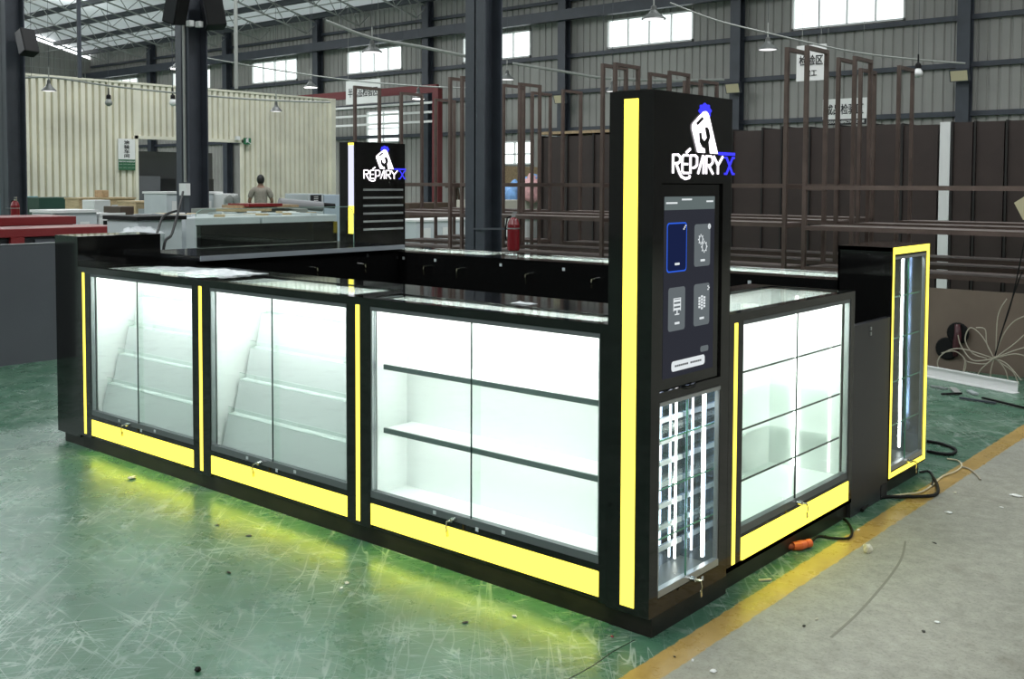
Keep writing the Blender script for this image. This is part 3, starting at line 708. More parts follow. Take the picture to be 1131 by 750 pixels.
# left row
def left_row():
    t = thing('left_counter', 'black counter with glossy dark top along the left side of the kiosk', 'counter', (-4.0, 1.4, 0))
    B(-4.349, -3.66, .5505, 2.248, .07, 1.124).build('carcass', BLACK, t); B(-4.3, -3.68, .56, 2.24, 0, .07).build('kick_board', KICK, t)
    B(-4.349, -3.62, .5505, 2.268, 1.125, 1.154).build('worktop', pm('dark_worktop', (.010, .011, .013), .05, spec=.9), t)
    B(-3.6205, -3.612, .5505, 2.268, 1.124, 1.1545).build('worktop_edge', pm('pale_edge_band', (.35, .38, .42), .3), t)
    for y in (.9, 1.45, 1.88): lock(t, (-3.66, y, 1.03), (1, 0, 0))
    t2 = thing('raised_ledge', 'raised black ledge standing on the left counter behind the clear guard', 'ledge', (-4.3, 1.6, 1.154))
    B(-4.349, -4.30, .995, 2.205, 1.156, 1.31).build('face_board', BLACK, t2); B(-4.349, -4.345, .99, 2.21, 1.305, 1.312).build('cap', BLACK, t2)
    poly = [(.80, 1.156), (2.16, 1.156), (2.16, 1.37), (2.14, 1.41), (2.11, 1.43), (.85, 1.43), (.81, 1.41), (.80, 1.38)]
    g = MB().prism(poly, (-4.06, 0, 0), (0, 1, 0), (0, 0, 1), (.008, 0, 0))
    t3 = thing('glass_guard', 'clear acrylic guard with rounded corners standing on the left counter', 'glass guard', (-4.06, 1.5, 1.155))
    g.build('pane', GLASS, t3)
    e = MB(); pp = [(-4.056, a, z) for a, z in poly]
    for a, b in zip(pp[1:], pp[2:]): e.bar(a, b, .004)
    e.build('polished_edge', pm('acrylic_edge', (.35, .5, .45), .2), t3)
left_row()
# far tower
def far_tower():
    t = thing('logo_tower', 'black tower with grey slots and glowing logo at the far left corner of the kiosk', 'tower', (-4.26, 2.53, 0))
    x0, x1, y0, y1 = -4.349, -4.166, 2.2695, 2.80
    B(x0, x1, y0, y1, .07, 1.925).build('carcass', BLACK, t); B(x0+.02, x1-.02, y0+.02, y1-.02, 0, .07).build('kick_board', KICK, t)
    B(-4.242, -4.18, y0-.003, y0+.005, 1.432, 1.90).build('light_strip', LAV, t); B(-4.242, -4.18, y0-.003, y0+.005, 1.216, 1.432).build('light_strip', YEL, t); B(-4.242, -4.18, y0-.003, y0+.005, 1.90, 1.918).build('light_strip', YEL, t)
    for i in range(6): z = 1.556-i*.062; B(x1-.001, x1+.003, 2.352, 2.775, z-.008, z+.008).build('slot', ALU, t)
    logo(t, x1, 2.235)
far_tower()

# loose film sheets on the left cabinet
def crumple(name, label, cat, cx, cy, z, sx, sy, h, mat, n=14, seed=1, rz=0):
    r = random.Random(seed); vs = []; fs = []
    for i in range(n+1):
        for j in range(n+1):
            a = (i/n-.5)*sx*(1+.12*r.uniform(-1, 1)); b = (j/n-.5)*sy*(1+.12*r.uniform(-1, 1))
            e = min(1, 4*min(i, n-i, j, n-j)/n)
            vs.append((cx+a*math.cos(rz)-b*math.sin(rz), cy+a*math.sin(rz)+b*math.cos(rz), z+(abs(r.gauss(0, h))*.35+h*1.1*(1+math.sin(i*1.3+seed)*math.cos(j*1.1+seed*2)))*e*.7+.0015))
    for i in range(n):
        for j in range(n): q = i*(n+1)+j; fs.append((q, q+n+1, q+n+2, q+1))
    m = MB().add(vs, fs); o = m.build(name, mat, smooth=True, fixn=True); o.modifiers.new('s', 'SOLIDIFY').thickness = .0008
    return tag(o, label, cat)
crumple('plastic_film', 'grey plastic film lying on the left glass top', 'plastic film', -3.42, .30, 1.10, .5, .2, .006, GFILM, 12, 3, .3)
crumple('plastic_film', 'crumpled white plastic film at the right end of the left glass top', 'plastic film', -3.02, .30, 1.10, .42, .26, .012, FILM, 16, 5, .1)
crumple('plastic_film', 'small heap of peeled film on the black top near the tower', 'plastic film', -.83, .30, 1.10, .10, .05, .004, FILM, 8, 8, .1)

# ================================================================== RACKS
RACKH = 2.947
def rack(x0, x1, y0, dep, levels, label, boards=True):
    t = thing('steel_rack', label, 'rack', ((x0+x1)/2, y0, 0), 0, 'brown steel racks in rows behind the kiosk'); w = .038
    for x in (x0, x1):
        for y in (y0, y0+dep): B(x-w/2, x+w/2, y-w/2, y+w/2, 0, RACKH).build('post', BROWN, t)
        B(x-w/2, x+w/2, y0+w/2, y0+dep-w/2, RACKH-w, RACKH).build('top_bar', BROWN, t)
        for z in levels: B(x-w/3, x+w/3, y0+w/2, y0+dep-w/2, z-.05, z-.01).build('side_bar', BROWN, t)
    for i, z in enumerate(levels):
        for y in (y0, y0+dep): B(x0+w/2, x1-w/2, y-.018, y+.018, z-.042, z).build('beam', BROWN, t)
        if boards and i < len(levels)-1: B(x0+w/2, x1-w/2, y0+.02, y0+dep-.02, z-.018, z-.002).build('shelf_board', BSHELF, t)
LV = (.32, .82, 1.215, 1.605); LV2 = (.34, .80, 1.235, 1.62)
rows = [(6.45, [(-2.42, -.15), (-4.655, -2.625), (-6.965, -4.82), (-8.98, -7.17)], 'front row'),
        (7.53, [(-2.39, -.15), (-4.63, -2.565), (-6.935, -4.905), (-9.2, -7.22)], 'middle row'),
        (8.65, [(-2.34, -.15), (-4.87, -2.78), (-7.08, -5.1), (-9.6, -7.64)], 'rear row')]
pl = ['first rack from the right', 'second rack from the right', 'third rack from the right', 'leftmost rack']
for y, lst, rn in rows:
    for (a, b), s in zip(lst, pl): rack(a, b, y, .42 if rn != 'front row' else .45, LV if a > -2.7 else LV2, 'tall brown steel rack, %s in the %s' % (s, rn))
# brown boards behind the racks
def upx(u, y): return on(1, y, u, 200).x
seams = [598, 626, 655, 684, 725, 770, 808, 841, 862, 893, 925, 960, 995, 1035]
YP = 12.0
labs = 0
for i, (a, b) in enumerate(zip(seams, seams[1:])):
    xa, xb = upx(a, YP), upx(b, YP)
    t = thing('tall_cabinet', 'tall dark brown cabinet behind the racks, %s from the left' % ['first', 'second', 'third', 'fourth', 'fifth', 'sixth', 'seventh', 'eighth', 'ninth', 'tenth', 'eleventh', 'twelfth', 'thirteenth'][i], 'cabinet', ((xa+xb)/2, YP, 0), 0, 'tall brown cabinets standing behind the racks')
    B(xa+.03, xb-.005, YP, YP+.6, 0, 2.47+(i % 3)*.012).build('door', BBOARD, t); B(xa+.002, xa+.028, YP-.03, YP+.6, 0, 2.5+(i % 3)*.012).build('gap_strip', BGAP, t)  # dark strip stands for the shaded gap beside each board
xa, xb = upx(1035, YP), upx(1049, YP); tag(B(xa+.03, xb, YP-.02, YP+.3, 0, 2.50).build('white_panel_edge', WENAM), 'narrow white panel standing between the brown panels', 'panel')
for i, (a, b) in enumerate(((1050, 1073), (1075, 1108), (1110, 1150), (1152, 1200))):
    xa, xb = upx(a, YP), upx(b, YP)
    t = thing('tall_cabinet', 'tall dark brown cabinet right of the white strip, %s from it' % ['first', 'second', 'third', 'fourth'][i], 'cabinet', ((xa+xb)/2, YP, 0), 0, 'tall brown cabinets standing behind the racks')
    B(xa+.03, xb, YP, YP+.6, 0, 2.49).build('door', BBOARD, t); B(xa, xa+.028, YP-.03, YP+.6, 0, 2.5).build('gap_strip', BGAP, t)
tag(B(upx(596, YP), upx(725, YP), YP-.02, YP+.75, 2.526, 2.575).build('chipboard_sheet', CHIP), 'raw chipboard sheet lying on top of the brown panels', 'board')

# ---- things on and beneath the right rack
t = thing('beige_board', 'beige board leaning below the lowest shelf at the right edge', 'board', (-.8, 6.36, 0))
MB().prism([(0, 0), (1.6, 0), (1.6, .70), (0, .70)], (-1.35, 6.33, 0), (1, 0, 0), (0, .06, 1), (0, .02, 0)).build('sheet', BEIGE, t)
t = thing('white_channel', 'white perforated metal channel lying on the floor below the wires', 'metal channel', (-.7, 5.8, 0))
a = on(2, 0, 1020, 414); b = on(2, 0, 1124, 434)
m_ = MB(); m_.bar(a+Vector((0, 0, .045)), b+Vector((0, 0, .045)), .006, .085); m_.bar(a+Vector((0, -.04, .004)), b+Vector((0, -.04, .004)), .08, .006); m_.bar(a+Vector((0, -.04, .088)), b+Vector((0, -.04, .088)), .02, .004); m_.build('profile', WENAM, t)
t = thing('angle_grinder', 'black and red angle grinder hung against the beige board', 'angle grinder', (-1.0, 6.2, .1))
p = Vector(on(1, 6.315, 1046, 385)); q = Vector(on(1, 6.30, 1058, 368))
MB().lathe(p, [(.09, -.012), (.10, 0), (.09, .015)], 18, 'y').build('disc_guard', RUBBER, t)
MB().lathe(q, [(.085, -.012), (.095, 0), (.07, .025)], 18, 'y').build('grinding_disc', RUBBER, t)
MB().tube([q+Vector((0, -.02, .08)), q+Vector((.01, -.03, 0)), q+Vector((.0, -.03, -.10)), q+Vector((-.01, -.02, -.20))], [.022, .03, .032, .022], 10).build('body', pm('dark_red_plastic', (.07, .02, .025), .4), t, smooth=True)
# wires
def loop(c, rx, rz, a0, a1, y=0, n=18, tilt=0, wob=0):
    c = Vector(c); o = []
    for k in range(n+1):
        a = math.radians(a0+(a1-a0)*k/n); dx = rx*math.cos(a); dz = rz*math.sin(a)
        o.append(c+Vector((dx*math.cos(tilt)-dz*math.sin(tilt), y+wob*math.sin(a*2), dx*math.sin(tilt)+dz*math.cos(tilt))))
    return o
t = thing('wire_tangle', 'tangled pale wires hanging at the right rack above the floor', 'wires', (-.6, 6.1, .3))
hub = on(1, 6.05, 1098, 396); r_ = random.Random(3)
def W3(u, v, y=6.05): return on(1, y, u, v)
def spline(pts, n=8):
    P = [Vector(p) for p in pts]; P = [P[0]]+P+[P[-1]]; o = []
    for i in range(1, len(P)-2):
        for k in range(n):
            s = k/n; a, b, c, d = P[i-1:i+3]
            o.append(.5*((2*b)+(c-a)*s+(2*a-5*b+4*c-d)*s*s+(-a+3*b-3*c+d)*s**3))
    o.append(P[-2]); return o
wl = [[(1098,396),(1085,372),(1072,362),(1066,375),(1074,390),(1090,396)], [(1098,396),(1060,385),(1040,392),(1036,405),(1050,418),(1064,412),(1066,398),(1055,388),(1040,390)],
      [(1098,396),(1082,410),(1080,425),(1090,438),(1105,438),(1113,425),(1110,408),(1098,394)], [(1098,396),(1120,380),(1131,370)], [(1098,396),(1118,388),(1135,383)], [(1098,396),(1120,391),(1135,394)],
      [(1098,396),(1108,370),(1120,355),(1135,348)], [(1098,396),(1118,410),(1126,425),(1135,430)], [(1098,396),(1112,402),(1128,420)], [(1098,396),(1075,398),(1062,383),(1058,370)],
      [(1096,396),(1088,402),(1070,400),(1064,396)], [(1098,396),(1090,380),(1088,364),(1078,362)], [(1100,394),(1102,350),(1112,330)], [(1098,396),(1094,412),(1096,430),(1092,440)], [(1066,398),(1062,415),(1048,427),(1030,423)]]
for i, wpts in enumerate(wl):
    MB().tube(spline([W3(u, v, 6.05-.02*(i % 5)) for u, v in wpts]), .005, 6).build('wire', WIRE, t)
t = thing('dangling_cable', 'two dark cords hanging down in front of the right rack', 'cable', (-.5, 6.0, 1.2))
for u0, v0 in ((1134, 255), (1129, 300)): MB().tube(spline([W3(u0, v0, 6.0), W3(1118, 330, 6.0), W3(1107, 365, 6.0), W3(1099, 393, 6.0)]), .006, 6).build('strand', RUBBER, t)
t = thing('paper_tag', 'pale yellow card hanging at the right rack', 'tag', tuple(W3(1131, 230, 6.38)))
p = [W3(1120, 224, 6.38), W3(1133, 216, 6.38), W3(1140, 238, 6.38), W3(1130, 243, 6.38)]
MB().add(p+[q+Vector((0, .006, 0)) for q in p], [(0,1,2,3),(7,6,5,4),(0,4,5,1),(1,5,6,2),(2,6,7,3),(3,7,4,0)]).build('card', PAPERY, t)

# ================================================================== SIGNS
def sign(u0, v0, u1, v1, y, label, lines, tilt=0, green=0, post=None):
    a = on(1, y, u0, v0); b = on(1, y, u1, v1); x0, x1 = min(a.x, b.x), max(a.x, b.x); z1, z0 = max(a.z, b.z), min(a.z, b.z)
    t = thing('hanging_sign', label, 'sign', ((x0+x1)/2, y, z0))
    B(x0, x1, y, y+.02, z0, z1).build('board', PAPER, t)
    h = z1-z0
    if green: B(x0, x1, y-.004, y, z0, z0+h*green).build('colour_band', INK, t)
    for (txt, sz, zc, wd) in lines: lettering(txt, h*sz, ((x0+x1)/2, y-.006, z0+h*zc), (1, 0, 0), (0, 0, 1), INK if zc > green else PAPER, t, width=(x1-x0)*wd)
    for x in (x0+.1, x1-.1): MB().tube([(x, y+.01, z1), (x, y+.01, roofz(y))], .005, 4).build('hanger', GALV, t)
sign(909, 110, 957, 137, 20.5, 'white sign reading 成品检验区 above the brown panels', [('成品检验区', .42, .56, .86), ('PRODUCT INSPECTION ZONE', .14, .11, .9)], green=.22)
sign(880, 51, 912, 88, 14.5, 'white hanging sign behind the tall rack post, right of centre', [('检验区', .30, .55, .8), ('完工', .2, .2, .4)])
sign(382, 90, 420, 113, 19.5, 'white hanging sign in front of the red beam', [('半成品检验区', .42, .45, .86)])
a = on(0, XC+.03, 130, 153); b = on(0, XC+.03, 149, 188)
t = thing('wall_sign', 'tall white and green sign reading 涂装车间 left of the doorway', 'sign', (XC+.03, a.y, b.z))
B(XC+.02, XC+.05, a.y, b.y, b.z, a.z).build('board', PAPER, t); hh = a.z-b.z
B(XC+.05, XC+.055, a.y, b.y, b.z, b.z+hh*.34).build('green_band', SIGNG, t)
lettering('涂\n装\n车\n间', hh*.135, (XC+.055, (a.y+b.y)/2, b.z+hh*.66), (0, 1, 0), (0, 0, 1), INK, t, width=.15, spacing=1.05)
for z in (.27, .19, .08): lettering('PAINTING WORKSHOP' if z == .27 else '— — — —', hh*.06, (XC+.058, (a.y+b.y)/2, b.z+hh*z), (0, 1, 0), (0, 0, 1), PAPER, t, width=.42)
p = on(0, XC+.1, 273, 156)
t = thing('exit_sign', 'small green running man exit sign on the cream wall', 'sign', tuple(p))
MB().obox(p, (1, 0, 0), (0, 1, 0), (0, 0, 1), .03, .10, .085).build('box', pm('exit_green', (.02, .16, .07), .4), t)
MB().obox(p+Vector((.035, -.02, .02)), (1, 0, 0), (0, 1, .4), (0, 0, 1), .004, .04, .05).obox(p+Vector((.035, .04, -.04)), (1, 0, 0), (0, 1, -.5), (0, 0, 1), .004, .06, .012).obox(p+Vector((.035, 0, .07)), (1, 0, 0), (0, 1, 0), (0, 0, 1), .004, .018, .018).build('running_man', WENAM, t)
MB().obox(p+Vector((0, -.3, .07)), (1, 0, 0), (0, 1, 0), (0, 0, 1), .04, .06, .05).build('lamp_head', WENAM, t)

# ================================================================== LAMPS AND WIRES
def pend(u, v, D, lab, s=.19, bulb=None, rod=.25):
    p = at(u, v, D); t = thing('pendant_lamp', lab, 'pendant lamp', tuple(p), 0, 'workshop pendant lamps')
    MB().lathe(p, [(s, -.06), (s*.96, -.045), (s*.45, .03), (s*.25, .08), (s*.22, .14), (.02, .16)], 20).build('lamp_shade', WHAMMER, t)
    MB().lathe(p, [(s*.5, -.068), (s*.85, -.062), (s*.5, -.058)], 16).build('bulb', bulb or LAMPD, t)
    MB().tube([p+Vector((0, 0, .15)), p+Vector((0, 0, .15+rod))], .012, 6).build('stem', GALV, t)
    MB().tube([p+Vector((0, 0, .15+rod)), Vector((p.x, p.y, roofz(p.y)))], .004, 4).build('cord', STEEL, t)
pend(411, 54, 19, 'dark pendant lamp hanging left of the middle steel column')
pend(722, 17, 16.5, 'dark pendant lamp in front of the high window near the top edge', .2)
pend(848, 51, 18, 'dark pendant lamp on the wire above the tall racks', .18)
pend(560, 85, 24, 'dark pendant lamp right of the middle steel column', .18)
pend(343, 94, 26, 'lit pendant lamp above the right end of the cream wall', .19, LAMPB)
pend(197, 73, 22, 'glowing pendant lamp left of the conduit column', .19, LAMPB)
pend(54, 97, 20, 'dark pendant lamp in front of the cream wall, far left', .14)
pend(305, 120, 22.5, 'dark pendant lamp in front of the cream wall, right of the doorway', .13)
pend(462, 106, 21, 'pale pendant lamp in front of the red beam', .14, LAMPB)
pend(676, 98, 22, 'rusty pendant lamp behind the tower racks', .14)
def bulb(u, v, D, lab, m):
    p = at(u, v, D); t = thing('hanging_bulb', lab, 'bulb', tuple(p))
    MB().lathe(p, [(.02, -.10), (.07, -.06), (.075, -.02), (.05, .03), (.04, .05)], 14).build('globe', m, t, smooth=True)
    MB().lathe(p, [(.05, .05), (.045, .12), (.015, .15), (.012, .28)], 12).build('socket', RUBBER, t)
    MB().tube([p+Vector((0, 0, .28)), Vector((p.x, p.y, roofz(p.y)))], .004, 4).build('cord', STEEL, t)
bulb(1014, 79, 17, 'unlit round bulb hanging on the wire at the right', WENAM)
bulb(553, 109, 16, 'lit bulb beside the middle steel column', LAMPB)
bulb(120, 112, 21.5, 'bulb fitting in front of the cream wall', GALV)
bulb(191, 112, 21.5, 'pale bulb fitting left of the conduit column', WENAM)
wires = [([(360, 23), (411, 42), (466, 52), (519, 63)], 19, .03, 'pale conduit crossing to the middle steel column'),
         ([(566, 70), (628, 80), (666, 86), (738, 89), (800, 88)], 24, .03, 'pale conduit crossing right of the middle steel column'),
         ([(740, 3), (790, 22), (850, 37), (940, 57), (1014, 66), (1066, 70)], 17.5, .014, 'thin wire with lamps crossing above the racks'),
         ([(228, 64), (285, 74), (343, 83), (400, 90), (462, 95), (553, 99)], 24, .016, 'thin wire with lamps above the red beam'),
         ([(25, 86), (60, 86), (130, 96), (230, 106), (303, 111), (365, 113)], 21, .018, 'thin conduit along the top of the cream wall')]
for pts, D, r, lab in wires:
    sp_ = spline([at(u, v, D) for u, v in pts], 5); t = thing('overhead_cable', lab, 'cable', tuple(sp_[0])); MB().tube(sp_, r, 6).build('conduit', GALV, t)
    for q in (sp_[2], sp_[len(sp_)//2], sp_[-3]): MB().tube([q, Vector((q.x, q.y, roofz(q.y)-.9))], .004, 4).build('dropper', STEEL, t)
for (u, v0, v1, D, lab) in ((261, -5, 98, 24, 'vertical pale rod right of the conduit column'), (88, -5, 86, 21.5, 'vertical dark rod above the cream wall at the left')):
    q = at(u, v1, D); tag(MB().tube([Vector((q.x, q.y, roofz(q.y))), q], .045, 8).build('hanger_rod', GALV if u > 200 else STEEL), lab, 'rod')
def flood(u, v, D, lab):
    p = on(1, 22.45, u, v); t = thing('flood_light', lab, 'flood light', tuple(p))
    R = Matrix.Rotation(.35, 3, 'X')
    MB().obox(p, (1, 0, 0), R @ Vector((0, 1, 0)), R @ Vector((0, 0, 1)), .22, .05, .14).build('housing', STEEL, t)
    MB().obox(p+R @ Vector((0, -.055, 0)), (1, 0, 0), R @ Vector((0, 1, 0)), R @ Vector((0, 0, 1)), .19, .006, .12).build('lens', PAPERY, t)
    MB().bar(p, p+Vector((0, .24, .0)), .05).build('bracket', STEEL, t)
flood(1060, 83, 24, 'flood light on the right wall column'); flood(810, 97, 28, 'flood light right of the corner tower top'); flood(619, 109, 30, 'flood light between the left racks and the corner tower')

# red portal by the far wall
t = thing('red_canopy_frame', 'red steel beam and post with white gutters by the back wall', 'steel frame', (-24, 20, 0))
a = on(1, 20.5, 352, 108); b = on(1, 20.5, 483, 100)
MB().bar((a.x-4, 20.5, a.z), (b.x, 20.5, a.z), .14, .26).build('beam', REDST, t)
B(b.x-.13, b.x+.13, 20.4, 20.6, 0, a.z).build('post', REDST, t)
for dz in (.42, .72, 1.02): MB().bar((a.x-1, 20.6, a.z-dz), (b.x-.3, 20.6, a.z-dz), .06, .07).build('gutter', PAPER, t)

# ================================================================== CLUTTER BEHIND THE KIOSK
def X_at(u, y, z=1.0): return on(1, y, u, 215).x
def panelbox(name, label, cat, u0, u1, vtop, D, dep, mat, kind='plain', group=None, zb=0.0, X=None, **k):
    """cabinet whose long face runs along y (facing the kiosk), between pixel columns"""
    pm_ = at((u0+u1)/2, vtop, D) if X is None else on(0, X, (u0+u1)/2, vtop); X = pm_.x
    a = on(0, X, u0, vtop); b = on(0, X, u1, vtop); y0, y1 = a.y, b.y; z = pm_.z
    t = thing(name, label, cat, (X-dep/2, (y0+y1)/2, zb), 0, group)
    B(X-dep, X, y0, y1, zb, z).build('body', mat, t, bevel=.01)
    if kind == 'glazed':
        f = MB(); n_ = max(2, int((y1-y0)/.45))
        for i in range(n_): q0 = y0+(y1-y0)*(i+.18)/n_; q1 = y0+(y1-y0)*(i+.62)/n_; f.box(X, X+.012, q0, q1, z-.75 if z > .9 else zb+.1, z-.12)
        f.build('door_panel', WENAM, t)
        B(X-dep-.02, X+.03, y0-.02, y1+.02, z, z+.035).build('top', WENAM, t)
        for i in range(n_): q0 = y0+(y1-y0)*(i+.8)/n_; B(X, X+.03, q0, q0+.02, z-.5, z-.35).build('handle', ALU, t)
    if kind == 'blacktop':
        B(X-dep-.03, X+.04, y0-.03, y1+.03, z, z+.04).build('top', RUBBER, t)
        n_ = max(2, int((y1-y0)/.4))
        for i in range(n_): q0 = y0+(y1-y0)*(i+.15)/n_; q1 = y0+(y1-y0)*(i+.75)/n_; B(X, X+.012, q0, q1, z-.75, z-.12).build('door_panel', LGREY, t)
    if kind == 'slot':
        B(X, X+.006, y0+(y1-y0)*.15, y1-(y1-y0)*.12, z-.16, z-.09).build('slot', RUBBER, t)
        B(X-.01, X+.015, y0, y1, z-.03, z+.01).build('rim', WENAM, t)
    if kind == 'cubby':
        n_ = max(2, int((y1-y0)/.7))
        for i in range(n_): q0 = y0+(y1-y0)*(i+.15)/n_; q1 = y0+(y1-y0)*(i+.85)/n_; B(X-.002, X+.004, q0, q1, z-.42, z-.10).build('recess', LGREY, t)
        B(X-dep-.01, X+.03, y0-.01, y1+.01, z, z+.03).build('top', mat, t)
    if kind == 'label':
        B(X, X+.006, y0+.05, y1-.05, z-.14, z-.02).build('dark_label', CHAR, t); B(X, X+.006, y0+.06, y0+(y1-y0)*.5, z-.62, z-.2).build('glass_front', LGREY, t)
        for i in range(3): B(X+.006, X+.009, y0+.12, y1-.12, z-.055-i*.03, z-.045-i*.03).build('label_line', WENAM, t)
    return t
# grey partition, red topped counters to the left
t = thing('grey_partition', 'large plain grey panel at the left edge in front of the red counters', 'partition', (-7.3, .5, 0))
B(-7.30, -7.26, -1.6, 1.43, 0.0, 1.055).build('panel', GREY, t); B(-7.302, -7.258, -1.6, 1.43, 1.055, 1.063).build('edge_band', ALU, t)
t = thing('red_counter', 'red topped dark counter behind the grey partition, nearer one', 'counter', (-9.2, 1.6, 0))
B(-9.6, -9.05, -.6, 3.0, 0, 1.02).build('body', CHAR, t); B(-9.65, -9.0, -.6, 3.02, 1.03, 1.12).build('top', RED, t, bevel=.008); B(-9.04, -8.99, 1.78, 1.92, 0, 1.03).build('front_post', RED, t)
B(-9.05, -9.03, 2.05, 2.9, .2, 1.0).build('dark_panel', GREY, t)
t = thing('red_counter', 'second red counter top further back, shorter one', 'counter', (-11.0, 2.0, 0))
B(-11.0, -10.3, 0, 3.1, 0, 1.1).build('body', CHAR, t); B(-11.03, -10.25, 0, 3.12, 1.1, 1.2).build('top', RED, t, bevel=.008)
t = panelbox('green_screen_box', 'dark green boxy partition behind the grey cabinets at the left', 'box', 43, 87, 218, 20.9, .8, GREEN)
t = panelbox('green_screen_box', 'dark green board beside the left-edge column', 'box', 24, 38, 219, 21.6, .4, GREEN)
t = panelbox('blue_panel', 'light blue panel at the left edge below the cream wall', 'panel', -18, 42, 217, 22.3, .1, CYAN)
panelbox('grey_cabinet', 'light grey cabinet with pale doors left of the white slotted cabinet', 'cabinet', 59, 107, 235, 13.5, .6, LGREY, 'glazed', X=-11.1)
panelbox('white_cabinet', 'white cabinet with a dark slot, topmost beside the red counter', 'cabinet', 109.5, 138, 236, 13.2, .8, WENAM, 'slot', X=-11.1)
panelbox('wooden_shelf_unit', 'light wooden shelf unit standing in front of the cream wall', 'shelf unit', 87, 149, 220, 18.5, .5, WOOD, 'cubby')
panelbox('white_crate', 'white crate on the light wooden shelf unit', 'crate', 104, 122, 221, 17.0, .4, WENAM)
panelbox('cream_counter', 'cream counter with grey recesses left of the conduit column', 'counter', 150, 182, 224, 17.2, .6, WOOD, 'cubby', X=-14.4)
panelbox('black_top_cabinet', 'grey cabinet with black top right of the front left pedestal', 'cabinet', 152, 201, 243, 10.5, .6, LGREY, 'blacktop')
q_ = at(118, 220, 18.5); panelbox('brown_carton', 'small brown carton on the wooden shelf unit', 'carton', 112, 120, 210, 18.7, .25, CHIP, zb=q_.z+.031, X=q_.x-.1)
panelbox('dark_wood_cabinet', 'dark wooden cabinet end beside the white slotted cabinet', 'cabinet', 133, 148, 228, 15.5, .5, DWOOD)
panelbox('tall_white_cabinet', 'white cabinet with pale doors partly behind the conduit column', 'cabinet', 184, 244, 214, 17.5, .7, LGREY, 'glazed', X=-13.4)
panelbox('white_appliance', 'white appliance with two round dials right of the conduit column', 'appliance', 247, 263, 214, 17.3, .6, WENAM, X=-13.1)
for q in (251, 259):
    p = on(0, -13.1, q, 220); tag(MB().lathe(p+Vector((.05, 0, 0)), [(.07, -.02), (.07, .02), (.03, .03)], 14, 'x').build('dial_ring', GALV), 'round dial on the white appliance, %s one' % ('left' if q == 251 else 'right'), 'dial')
panelbox('labelled_cabinet', 'grey cabinet with black striped label left of the far logo tower', 'cabinet', 340, 357.4, 214, 17, .6, LGREY, 'label', X=-11.5)
panelbox('pale_blue_cabinet', 'pale blue grey cabinet directly left of the far logo tower', 'cabinet', 358, 379, 215, 16.8, .6, pm('pale_blue', (.45, .52, .60), .4), 'plain', X=-11.5)
# work table with stacked boards
t = panelbox('work_table', 'long table covered with boards behind the left counter', 'table', 264, 340, 231, 15, 1.2, pm('dusty_grey', (.28, .29, .27), .7))
for i, (a_, b_, v, m_, lb) in enumerate(((268, 330, 228, CHIP, 'chipboard sheet'), (275, 312, 226.5, RED, 'dark red sheet'), (262, 300, 232, WOOD, 'light wood sheet'))):
    p = at((a_+b_)/2, v, 14.8-i*.2); q0 = on(0, p.x, a_, v).y; q1 = on(0, p.x, b_, v).y
    tag(B(p.x-.5, p.x, q0, q1, p.z-.02, p.z+.02).build('board', m_), lb+' lying on the long table', 'board')
p = at(331, 227, 15.7); tag(MB().tube([p+Vector((-.1, -.3, .04)), p+Vector((.1, .35, -.02))], .075, 14).build('grey_roll', pm('grey_roll', (.3, .3, .31), .7)), 'thick grey roll lying on the long table', 'roll')
p = at(337, 226.5, 16); tag(MB().tube([p+Vector((-.1, -.1, .03)), p+Vector((.1, .5, -.02))], .04, 10).build('black_tube', RUBBER), 'black tube lying behind the grey roll', 'tube')
# low glass tables with cluttered pieces
for k, (u0, u1, v, D, lb) in enumerate(((205, 287, 240, 11.5, 'glass topped table with small parts, left'), (290, 372, 238, 12.0, 'glass topped table with small parts, right'))):
    t = panelbox('parts_table', lb+' behind the raised ledge', 'table', u0, u1, v, D, 1.3, LGREY, X=-7.9)
    X = t.location.x; yy = t.location.y; zz = on(0, -7.9, (u0+u1)/2, v).z; r2_ = random.Random(k+4)
    for i in range(14):
        px = X+r2_.uniform(-.55, .55); py = yy+r2_.uniform(-.55, .55); s_ = r2_.uniform(.05, .16)
        bb = MB(); a_ = r2_.uniform(0, 3); bb.obox((px, py, zz+.012), (math.cos(a_), math.sin(a_), 0), (-math.sin(a_), math.cos(a_), 0), (0, 0, 1), s_, s_*.4, .012)
        tag(bb.build('sheet_offcut', [PAPER, WOOD, LGREY, GFILM][i % 4]), 'flat offcut lying on the parts table, %s one' % ('left' if k == 0 else 'right'), 'offcut', 'offcuts on the %s parts table' % ('left' if k == 0 else 'right'))
# crumpled white film on the white cabinet, cords
p = at(155, 247, 10.3); crumple('plastic_film', 'crumpled white film heap behind the front left pedestal', 'plastic film', p.x, p.y, p.z-.1, .28, .42, .05, FILM, 12, 21)
tag(MB().tube(spline([Vector((*at(172, 283, 8).xy, .01)), at(172, 283, 8), at(176, 250, 9), at(182, 238, 9.5), at(195, 233, 10)]), .012, 6).build('power_cable', RUBBER), 'black cord arching up left of the conduit column', 'cord')
tag(MB().tube(spline([Vector((*at(180, 283, 8.3).xy, .01)), at(180, 283, 8.3), at(190, 258, 8.8), at(198, 230, 9.5), at(202, 212, 10.5)]), .012, 6).build('power_cable', RUBBER), 'straight black cord rising to the conduit column', 'cord')
